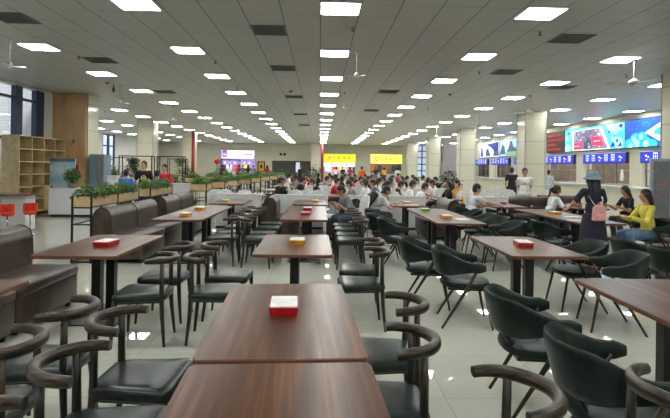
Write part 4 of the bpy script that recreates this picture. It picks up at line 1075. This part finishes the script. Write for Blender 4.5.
def person(name_lab, pose='sit', loc=(0, 0, 0), rz=0, lean=.25, head=(0, 0), hands=None, shirt=(220, 220, 220), legs=(40, 44, 56), hair='short', shoes=(40, 40, 44),
           voxel=.02, female=False, sleeve=.62, dress=False, shorts=False, group=None, scale=1.0, curl=.5, cat='person', face=True, poles=None, sleeve_long=False, jacket=None):
    t = thing('person', name_lab, cat, loc, rz, group); t.scale = (scale,) * 3
    W = .168 if not female else .15
    pz = .53 if pose == 'sit' else .93
    P = V((0, 0, pz)); ld = V((math.sin(lean), 0, math.cos(lean)))
    chest = P + ld * .36; neck = P + ld * .50; bend = ld
    yaw, pitch = head
    hd = (V((math.sin(lean * .5 + pitch * .5), 0, math.cos(lean * .5 + pitch * .5))))
    HC_ = neck + hd * .15
    HR = Rz(yaw) @ Ry(pitch)
    R3 = Ry(lean)
    Y = V((0, 1, 0))
    sh = [neck - ld * .05 + Y * s * W for s in (1, -1)]
    if hands is None: hands = [(.42, .16, .80), (.42, -.16, .80)] if pose == 'sit' else [(.03, .25, .80), (.03, -.25, .80)]
    arms = []
    for i, s in enumerate((1, -1)):
        pole = poles[i] if poles else ((-.5, s * .5, -.8) if pose == 'sit' else (-1, s * .2, 0))
        el, wr = ik(sh[i], hands[i], .285, .25, pole); arms.append((sh[i], el, wr))
    hips = [P + Y * s * .09 - V((0, 0, .02)) for s in (1, -1)]
    if pose == 'sit':
        knees = [V((.42, s * .12, .50)) for s in (1, -1)]; ank = [V((.36, s * .12, .09)) for s in (1, -1)]
    else:
        knees = [V((.03, s * .10, .49)) for s in (1, -1)]; ank = [V((-.01, s * .105, .085)) for s in (1, -1)]
    # body
    b = MB()
    hb = lambda off, r, **k: b.ell(HC_ + HR @ V(off), r, HR, **k)
    hb((0, 0, .015), (.092, .074, .10)); hb((.02, 0, -.045), (.066, .056, .066)); hb((.052, 0, -.075), (.028, .03, .026))
    b.caps(HC_ + HR @ V((.088, 0, .012)), HC_ + HR @ V((.104, 0, -.018)), .009, .013, 8)
    for s in (1, -1): hb((-.005, s * .076, -.005), (.018, .009, .03))
    b.caps(neck - ld * .04, HC_ + HR @ V((-.015, 0, -.06)), .056, .05)
    b.ell(chest, (.098, W * .82, .17), R3); b.ell(P + ld * .15, (.092, W * .74, .16), R3); b.ell(P, (.105, .155, .11))
    for i, (a, e, w) in enumerate(arms):
        s = (1, -1)[i]
        b.caps(a - ld * .02 - Y * s * .03, a - ld * .01, .046, .038); b.caps(a - ld * .01, e, .038, .034); b.caps(e, w, .036, .025)
        d = (V(w) - V(e)).normalized()
        hd_n = V((0, 0, -1)) if pose == 'sit' and w.z < 1.05 else V((0, -s, 0))
        if abs(d.dot(hd_n)) > .9: hd_n = V((-1, 0, 0))
        hand(b, w, d, hd_n, s, curl, .0085 if voxel < .012 else .011)
    for i, s in enumerate((1, -1)):
        b.caps(hips[i], knees[i], .085, .056); b.caps(knees[i], ank[i] + V((0, 0, .0)), .054, .034)
        b.caps(ank[i] - V((0, 0, .03)), ank[i] + V((.13, s * .015, -.055)), .034, .028)
    me = remesh(b, voxel, 'body'); me.materials.append(M['skin']); o = bpy.data.objects.new('body', me); COL.objects.link(o); o.parent = t
    def add(nm, mb, mat, vx=None, sm=2):
        me = remesh(mb, vx or voxel, nm, sm); me.materials.append(mat); o = bpy.data.objects.new(nm, me); COL.objects.link(o); o.parent = t; return o
    # shirt / dress
    g = .014 if voxel < .012 else .018
    c = MB()
    c.ell(chest, (.098 + g, W * .82 + g, .16), R3); c.ell(P + ld * .15, (.094 + g * 1.4, W * .78 + g, .18), R3); c.ell(P + ld * .02, (.108 + g, .16 + g, .12), R3)
    c.caps(neck - ld * .07 - Y * .05, neck - ld * .07 + Y * .05, .062 + g * .6, .062 + g * .6)
    for i, (a, e, w) in enumerate(arms):
        s = (1, -1)[i]
        m_ = a.lerp(e, sleeve)
        c.caps(a - ld * .012 - Y * s * .04, a - ld * .008, .056 + g * .4, .044 + g * .7); c.caps(a, m_, .044 + g * .6, .044 + g * .8)
        if sleeve_long: c.caps(m_, e, .044 + g * .7, .038 + g * .8); c.caps(e, e.lerp(w, .85), .038 + g * .7, .032 + g * .7)
    if dress:
        if pose == 'stand': c.tube([P + V((0, 0, .08)), P - V((0, 0, .12)), P - V((0, 0, .52))], [(.165, .13), (.2, .15), (.245, .19)], 16, up=(1, 0, 0))
    add('dress' if dress else 'shirt', c, cloth(*shirt))
    if not dress:
        l = MB(); gl = g
        l.ell(P - V((0, 0, .01)), (.11 + gl, .16 + gl * .6, .11))
        for i, s in enumerate((1, -1)):
            l.caps(hips[i], knees[i], .088 + gl, .06 + gl)
            if not shorts: l.caps(knees[i], ank[i] + V((0, 0, .03)), .058 + gl, .045 + gl)
        add('shorts' if shorts else 'trousers', l, cloth(*legs))
    for i, s in enumerate((1, -1)):
        f = MB(); f.caps(ank[i] - V((.03, 0, .045)), ank[i] + V((.15, s * .015, -.05)), .045, .038)
        add('shoe', f, cloth(*shoes), max(voxel, .012))
    # hair
    h = MB(); hh = lambda off, r: h.ell(HC_ + HR @ V(off), r, HR)
    hh((-.014, 0, .032), (.098, .086, .10)); hh((-.03, 0, -.02), (.08, .082, .08))
    n_ = HR @ V((1, 0, -.6)).normalized(); p0 = HC_ + HR @ V((.055, 0, .03))
    me_t = MB(); me_t.bm.free(); me_t.bm = h.bm
    if hair == 'long':
        for s in (1, -1):
            for q in (0, 1): me_t.caps(HC_ + HR @ V((.005 - .04 * q, s * .068, .03)), HC_ + HR @ V((-.02 - .03 * q, s * .078, -.28)), .038, .028)
        me_t.caps(HC_ + HR @ V((-.07, 0, 0)), HC_ + HR @ V((-.09, 0, -.25)), .05, .045)
    elif hair == 'tail':
        me_t.caps(HC_ + HR @ V((-.09, 0, .03)), HC_ + HR @ V((-.14, 0, -.03)), .03, .032); me_t.caps(HC_ + HR @ V((-.14, 0, -.03)), HC_ + HR @ V((-.13, 0, -.2)), .032, .016)
    elif hair == 'bob':
        for s in (1, -1): me_t.caps(HC_ + HR @ V((-.02, s * .066, .02)), HC_ + HR @ V((-.03, s * .066, -.1)), .034, .028)
    me = remesh(me_t, max(voxel * .8, .008), 'hair', 1)
    bm = bmesh.new(); bm.from_mesh(me)
    r_ = bmesh.ops.bisect_plane(bm, geom=bm.verts[:] + bm.edges[:] + bm.faces[:], plane_co=p0, plane_no=n_, clear_outer=True)
    ed = [e for e in r_['geom_cut'] if isinstance(e, bmesh.types.BMEdge)]
    try: bmesh.ops.holes_fill(bm, edges=ed)
    except Exception: pass
    bm.to_mesh(me); bm.free(); me.materials.append(M['hair']); o = bpy.data.objects.new('hair', me); COL.objects.link(o); o.parent = t
    if face:
        for s in (1, -1): MB().ell(HC_ + HR @ V((.083, s * .031, .012)), (.008, .012, .006), HR, 1).build('eye', M['eye'], t, smooth=True)
        MB().ell(HC_ + HR @ V((.083, 0, -.05)), (.008, .021, .006), HR, 1).build('mouth', M['lips'], t, smooth=True)
    t['_h'] = 0; del t['_h']
    return t, dict(head=HC_, HR=HR, neck=neck, chest=chest, P=P, ld=ld, arms=arms, R3=R3)

NV = .009
D_ = math.radians
# --- near, individually posed
hatw, J = person('standing woman in grey-blue bucket hat and navy dress, seen from behind', 'stand', (4.2, 7.62, 0), D_(88), .06, (0, .12), [(.3, .12, 1.12), (.33, -.16, 1.02)], (34, 36, 52), hair='long',
                 voxel=NV, female=True, dress=True, scale=.935, poles=[(-.3, .9, -.5), (-.3, -.9, -.5)], shoes=(220, 220, 220))
hb = MB(); c = J['head']
hb.lathe([(.001, .135), (.07, .13), (.098, .10), (.108, .05), (.115, .035), (.158, .002), (.16, -.006), (.112, .02), (.10, .045), (.09, .09), (.001, .115)], (c.x - .01, c.y, c.z), 28)
hb.build('bucket_hat', M['hatc'], hatw, smooth=True)
bp = thing('backpack', 'small pink backpack with grey straps on the back of the woman in the hat', 'backpack', hatw.matrix_basis @ V((-.185, 0, 1.04)), D_(88)); bp.scale = (.84,) * 3
b = MB(); prof = []
for k in range(13):
    a = PI * k / 12; prof.append((.1 * math.cos(a), .05 + .1 * math.sin(a)))
b.prism([(.115, -.14), (.11, -.02)] + [(x * 1.08, z) for x, z in prof] + [(-.11, -.02), (-.115, -.14)], -.05, .055, 'YZ'); b.build('bag_body', M['pink'], bp, bevel=.018)
MB().prism([(.085, -.12), (.08, -.02), (-.08, -.02), (-.085, -.12)], -.075, -.05, 'YZ').build('front_pocket', M['pink'], bp, bevel=.01)
MB().tube([(-.0, -.03, .145), (-.01, -.02, .18), (-.01, .02, .18), (0, .03, .145)], .007, 8).build('top_handle', M['pink'], bp)
for s in (1, -1): MB().tube([(.05, s * .04, .12), (.075, s * .10, .21), (.12, s * .115, .27), (.2, s * .11, .29), (.27, s * .105, .25)], [(.014, .004)] * 5, 8).build('strap', M['whitep'], bp)
yg, _ = person('girl with long black hair in a yellow blouse and blue jeans, seated at the right', 'sit', (5.78, 8.7, 0), D_(182), .10, (-.15, .12), [(.42, .14, .80), (.40, -.16, .80)], (214, 200, 84), (92, 118, 148), 'long', voxel=NV, female=True, sleeve_long=True, shoes=(230, 230, 230))
bg, _ = person('girl with long black hair in a black shirt, seated beyond the one in yellow', 'sit', (7.22, 11.45, 0), D_(185), .30, (-.1, .3), [(.45, .12, .80), (.46, -.14, .80)], (26, 26, 30), (60, 60, 70), 'long', voxel=NV, female=True)
wg, _ = person('girl with ponytail in a white shirt, seated left of the woman in the hat', 'sit', (5.22, 11.4, 0), D_(5), .34, (-.1, .3), [(.47, .12, .80), (.48, -.14, .80)], (222, 224, 228), (60, 66, 80), 'tail', voxel=NV, female=True)
wm, _ = person('man in a white tee seated on a shell chair, leaning on the table', 'sit', (3.36, 11.2, 0), D_(-2), .26, (-.1, .15), [(.5, .16, .80), (.62, -.12, .80)], (216, 216, 218), (52, 54, 60), 'short', voxel=NV)
sm, J = person('young man in a white printed tee and pale grey trousers standing before the pillar', 'stand', (gx(525, 14.1), 14.1, 0), D_(-112), .0, (.2, .1), [(-.12, .1, .93), (-.12, -.1, .93)], (228, 228, 226), (190, 192, 196), 'short', voxel=.012, poles=[(-1, .2, 0), (-1, -.2, 0)], scale=.98)
MB().ell((.118, .0, 1.24), (.005, .06, .02)).build('shirt_print', plain('gold_print', rgb(190, 180, 90), .6), sm, smooth=True)
bb, J = person('boy in a white tee leaning on the table with a black backpack on', 'sit', (1.2, 11.7, 0), D_(-2), .62, (0, .35), [(.66, .12, .80), (.60, -.16, .80)], (200, 204, 208), (44, 46, 54), 'short', voxel=.012)
bk = thing('backpack', 'black backpack on the back of the boy in white leaning over the table', 'backpack', bb.matrix_basis @ V((.2, 0, .82)), D_(-2)); bk.rotation_euler = (0, .62, D_(-2))
MB().box(-.29, -.11, -.15, .15, -.26, .13, bev=.05).build('bag_body', M['dark'], bk, auto=50); MB().box(-.325, -.285, -.11, .11, -.2, .0, bev=.015).build('front_pocket', M['dark'], bk, auto=50)
for s in (1, -1): MB().tube([(-.14, s * .09, .17), (-.02, s * .12, .25), (.12, s * .115, .17), (.13, s * .12, .0), (0, s * .15, -.12), (-.14, s * .13, -.18)], [(.02, .006)] * 6, 8).build('strap', M['dark'], bk)
bt, J = person('boy in a black tee with a round pale emblem standing behind the planters', 'stand', (gx(144, 14.2), 14.2, 0), D_(-75), 0, (-.4, .0), None, (28, 28, 30), (50, 54, 64), 'short', voxel=.012, scale=1.0)
g = MB()
for poly in ring(0, 0, .05, .075, 20): g.bm.faces.new([g.bm.verts.new((.128, u, 1.22 + v)) for u, v in poly])
g.bm.faces.new([g.bm.verts.new((.128, .055 * math.cos(q), 1.22 + .02 * math.sin(q))) for q in [2 * PI * k / 12 for k in range(12)]])
g.build('round_emblem', plain('pale_gold_emblem', rgb(210, 200, 130), .6), bt, fix=False)
person('child in a blue shirt seen from behind, left of the boy in the black tee', 'stand', (gx(126, 13.4), 13.4, 0), D_(100), .1, (0, .1), None, (44, 122, 190), (50, 54, 64), 'short', voxel=.016, scale=.86)
person('child in a blue tee between the black-tee boy and the man in red', 'stand', (gx(157.5, 13.2), 13.2, 0), D_(60), 0, (.3, .1), None, (60, 130, 190), (40, 44, 60), 'short', voxel=.016, scale=.86)
rm, J = person('man in a red jacket holding it closed, standing behind the second planter', 'stand', (gx(164.5, 14.2), 14.2, 0), D_(-100), 0, (.1, .0), [(.2, .08, 1.1), (.2, -.08, 1.12)], (186, 34, 44), (60, 60, 70), 'short', voxel=.014, scale=.95, sleeve_long=True, poles=[(-.2, 1, -.5), (-.2, -1, -.5)])
person('man in black standing with his back to us left of the white-tee man', 'stand', (gx(512, 19), 19, 0), D_(70), 0, (0, 0), [(.1, .2, .95), (.1, -.2, .95)], (30, 30, 34), (36, 36, 42), 'short', voxel=.016)
person('person in a pale grey shirt standing at the service windows', 'stand', (gx(549, 24), 24, 0), D_(40), 0, (0, .1), None, (178, 188, 196), (170, 176, 186), 'short', voxel=.016, scale=.95)
bm_, J = person('man in black with a light cap seated reading behind the centre partition', 'sit', (gx(276, 13.75), 13.75, 0), D_(-20), .3, (0, .25), None, (24, 24, 26), (36, 36, 42), 'short', voxel=.012, sleeve_long=True, scale=1.06)
cp = MB(); c = J['head']; cp.ell(c + J['HR'] @ V((-.01, 0, .07)), (.1, .088, .06), J['HR']); cp.ell(c + J['HR'] @ V((.1, 0, .065)), (.06, .06, .008), J['HR']); cp.build('cap', M['grey'], bm_, smooth=True)

# --- crowd: six seated and two standing figures, then copies with their own clothes
def recolor(t, shirt, legs):
    for ch in t.children:
        nm = ch.name.split('.')[0]
        m = cloth(*shirt) if nm in ('shirt', 'dress') else cloth(*legs) if nm in ('trousers', 'shorts') else None
        if m: ch.material_slots[0].link = 'OBJECT'; ch.material_slots[0].material = m
tpl = []
SP_ = [dict(lean=.35, head=(0, .4)), dict(lean=.5, head=(0, .5), hair='short'), dict(lean=.12, head=(.3, .0), hair='long', female=True), dict(lean=.28, head=(-.4, .15), hair='bob', female=True),
       dict(lean=.2, head=(0, .2), hands=[(.22, .08, 1.0), (.42, -.16, .8)]), dict(lean=.42, head=(.2, .3), hair='tail', female=True)]
for k in SP_: tpl.append(Proto(person('x', 'sit', voxel=.02, face=True, **k)[0]))
tps = [Proto(person('x', 'stand', voxel=.02, **k)[0]) for k in (dict(), dict(hair='long', female=True, head=(.3, 0)))]
people_at = [(3.3, 13.4), (gx(276, 13.75), 13.75)]
# px of head, distance, facing, template, shirt, trousers, wording
WHT, BLK, GRY, YEL, RED, BLU, ORG, PNK = (220, 222, 224), (30, 30, 34), (120, 126, 134), (222, 168, 50), (176, 40, 44), (70, 90, 130), (226, 96, 36), (206, 150, 160)
crowd = [
 (351, 13.9, 185, 0, GRY, 'student in a grey shirt leaning left over the centre table'), (343, 11.0, 200, 1, GRY, 'person in grey bent low right of the red-box tables'),
 (424, 13.7, 0, 1, WHT, 'student in white reaching across the table to the right'), (411, 14.6, -10, 0, WHT, 'student in a white shirt left of the reaching one'),
 (434, 15.7, 180, 0, WHT, 'student in white behind the reaching student'), (428, 17.6, 10, 4, WHT, 'student in white with hand raised right of the partition'),
 (458, 14.9, 190, 4, YEL, 'student in a mustard yellow shirt with hand at the face'), (448, 14.2, 180, 2, BLK, 'dark-haired student beside the one in mustard yellow'),
 (400, 15.2, 0, 1, BLK, 'student in black bent down left of the two white shirts'), (391, 18, 180, 3, GRY, 'student in grey behind the backpack boy'),
 (378, 17.5, 0, 0, WHT, 'student in white left behind the backpack boy'), (374, 15.5, 180, 5, BLU, 'student in blue left of the backpack boy'),
 (368, 19, 0, 4, BLK, 'student in black in the centre of the crowd'), (385, 20.5, 180, 0, WHT, 'student in white deep in the crowd centre'),
 (402, 19.5, 185, 2, WHT, 'long-haired student in white deep in the crowd'), (406, 23, 0, 0, BLK, 'student in black behind the white shirts'),
 (416, 21, 180, 5, GRY, 'student in grey with ponytail behind the white shirts'), (360, 22, 0, 1, PNK, 'student in pink deep at the crowd centre'),
 (352, 18.5, 175, 3, RED, 'student in red left of the crowd centre'), (343, 19.5, 0, 2, BLK, 'student in black left of the crowd centre'),
 (336, 16.5, 0, 0, RED, 'student in red at the red-topped table'), (333, 22, 180, 5, WHT, 'student in white beyond the red-topped table'),
 (345, 25, 0, 4, WHT, 'student in white far behind the red-topped table'), (356, 26, 180, 0, BLK, 'far student in black left of the standing orange one'),
 (372, 25, 0, 3, GRY, 'far student in grey right of the standing orange one'), (381, 27, 180, 2, WHT, 'far student in white right of the standing orange one'),
 (392, 25.5, 0, 5, BLK, 'far student in black below the pale yellow sign'), (414, 27, 180, 0, BLU, 'far student in blue left of the blue-framed window'),
 (423, 24, 0, 3, WHT, 'far student in white below the blue-framed window'), (437, 21.5, 180, 0, BLK, 'student in black right of the blue-framed window'),
 (445, 19, 0, 4, GRY, 'student in grey near the tall plant'), (302, 17.5, 10, 0, BLK, 'student in black right of the capped man'),
 (296, 21, 180, 3, GRY, 'student in grey behind the capped man'), (314, 16.6, 180, 1, BLK, 'student in black left of the second red pipe'),
 (326, 20, 0, 0, GRY, 'student in grey before the second red pipe'), (308, 24, 180, 4, RED, 'far student in red left of the second red pipe'),
 (319, 27, 0, 2, BLK, 'far student in black by the second red pipe'), (290, 26, 0, 5, WHT, 'far student in white before the grey shutter'),
 (330, 28, 180, 3, PNK, 'far student in pink below the bright yellow sign'), (349, 30, 0, 0, GRY, 'farthest student in grey below the bright yellow sign'),
 (366, 30, 180, 1, WHT, 'farthest student in white between the yellow signs'), (398, 31, 0, 4, RED, 'farthest student in red below the pale sign'),
 (387, 14.3, 0, 5, BLK, 'ponytailed student in black behind the low partition'), (366, 15.0, 180, 3, WHT, 'bob-haired student in white behind the low partition')]
LG = [(40, 44, 60), (70, 78, 96), (36, 36, 40), (120, 116, 108)]
for i, (px, Yv, f, k, shc, lab) in enumerate(crowd):
    hx = {0: .17, 1: .27, 2: .07, 3: .15, 4: .1, 5: .22}[k]
    x = gx(px, Yv) - math.cos(D_(f)) * hx
    people_at.append((x, Yv)); t = tpl[k].put((x, Yv, 0), D_(f), lab, 'seated students in the crowd'); recolor(t, shc, LG[i % 4])
    wchair(x - .02 * math.cos(D_(f)), Yv - .02 * math.sin(D_(f)), f, 'white moulded chair under the ' + lab.replace('student', 'one').replace('person', 'one')[:70]) if Yv < 24 else None
stand = [(362, 33, 90, 0, ORG, 'person in bright orange standing between the yellow signs'), (350, 44, 90, 1, RED, 'person in red standing under the bright yellow sign'), (343, 46, 100, 0, BLK, 'person in black queueing under the bright yellow sign'),
         (336, 47, 80, 1, WHT, 'person in white queueing under the bright yellow sign'), (398, 38, 90, 0, WHT, 'person in white standing under the pale yellow sign'), (384, 46, 80, 1, YEL, 'person in yellow at the pale-signed shop'),
         (376, 47, 100, 0, BLK, 'person in black at the pale-signed shop'), (229, 46, 90, 0, WHT, 'person in white at the left end of the purple-signed queue'), (238, 44, 80, 1, RED, 'person in red in the purple-signed queue'),
         (243, 47, 95, 0, BLU, 'person in blue in the purple-signed queue'), (248, 45, 100, 1, BLK, 'person in black in the purple-signed queue'), (253, 43, 90, 0, GRY, 'person in grey at the right end of the purple-signed queue'),
         (267, 42, 90, 1, RED, 'person in red beside the framed yellow poster'), (300, 40, -60, 0, BLK, 'person in black before the grey shutter')]
for i, (px, Yv, f, k, shc, lab) in enumerate(stand):
    t = tps[k].put((gx(px, Yv), Yv, 0), D_(f), lab, 'people standing near the shops'); recolor(t, shc, LG[(i + 1) % 4])

# tables and spare chairs that stand between the people of the crowd
def free(x, y, hx, hy): return all(abs(x - a) > hx + .08 or abs(y - b_) > hy + .08 for a, b_ in people_at)
for x, y, lab in ((.65, 15.4, 'with a red bowl on top in the centre crowd'), (.65, 18.6, 'second back in the centre crowd'), (.9, 22, 'third back in the centre crowd'), (.65, 25.5, 'fourth back in the centre crowd'),
                  (3.3, 18.2, 'second back in the right crowd'), (3.3, 21.5, 'third back in the right crowd'), (3.3, 25, 'fourth back in the right crowd'), (-1.6, 18.6, 'far back behind the man in black'), (-1.6, 22, 'farthest back left of the crowd')):
    for dx in (0, .15, -.15, .3, -.3, .45, -.45, .6, -.6):
        if free(x + dx, y, .6, .9): table(x + dx, y, DT + lab); break
k = 0
for y0, xs in ((13.45, (-2.75, -2.4, -2.0)), (13.9, (-.62, -.28, .05)), (13.6, (1.1, 1.5, 1.9, 2.3)), (13.8, (4.1, 4.6)), (17.5, (-.3, .1, 2.7, 3.2)), (15.9, (5.6, 6.0, 7.2)), (19.8, (-.2, .3, 1.4, 2.4, 3.9)), (17.3, (4.9, 5.5, 6.2))):
    for i, x in enumerate(xs):
        if not free(x, y0 + .1 * (i % 2), .33, .33): continue
        wchair(x, y0 + .1 * (i % 2), 90 + random.uniform(-15, 15), 'white moulded chair %s in the row %s' % (['leftmost', 'second from left', 'third from left', 'fourth from left', 'fifth from left'][i],
               {13.45: 'behind the left partition', 13.9: 'behind the centre partition', 13.6: 'behind the backpack boy', 13.8: 'behind the man in the white tee', 17.5: 'in the middle of the crowd', 15.9: 'near the standing man in white', 19.8: 'at the back of the crowd', 17.3: 'right of the crowd'}[y0]))

# ------------------------------------------------------------------ light beyond the room's own panels
w = bpy.data.worlds.new('world'); sc.world = w; w.use_nodes = True
w.node_tree.nodes['Background'].inputs[0].default_value = (.62, .7, .82, 1); w.node_tree.nodes['Background'].inputs[1].default_value = 1.7
def area(name, loc, sx, sy, p, c=(1, 1, 1)):
    d = bpy.data.lights.new(name, 'AREA'); d.shape = 'RECTANGLE'; d.size = sx; d.size_y = sy; d.energy = p; d.color = c
    o = bpy.data.objects.new(name, d); o.location = loc; COL.objects.link(o); return o
for y in (18, 24, 30, 36): area('kitchen_fill', (14.4, y, 3.8), 1.0, 4, 220, (1, .93, .82))  # unseen fill lights added to brighten the kitchen recess
for x in (-8.8, 2.05, 7.0): area('shop_lamp', (x, 55.4, 3.6), 2, .8, 110, (1, .96, .9))
d = bpy.data.lights.new('courtyard_fill', 'SUN'); d.energy = 3.2; d.angle = .2; o = bpy.data.objects.new('courtyard_fill', d); COL.objects.link(o); o.rotation_euler = V((-.4, .6, -.7)).to_track_quat('-Z', 'Y').to_euler()  # directional light added to brighten the courtyard walls outside the left windows
sc.view_settings.view_transform = 'Standard'; sc.view_settings.look = 'None'; sc.view_settings.gamma = 1; sc.view_settings.use_curve_mapping = False
sc.view_settings.exposure = 0.12
sc.cycles.max_bounces = 8
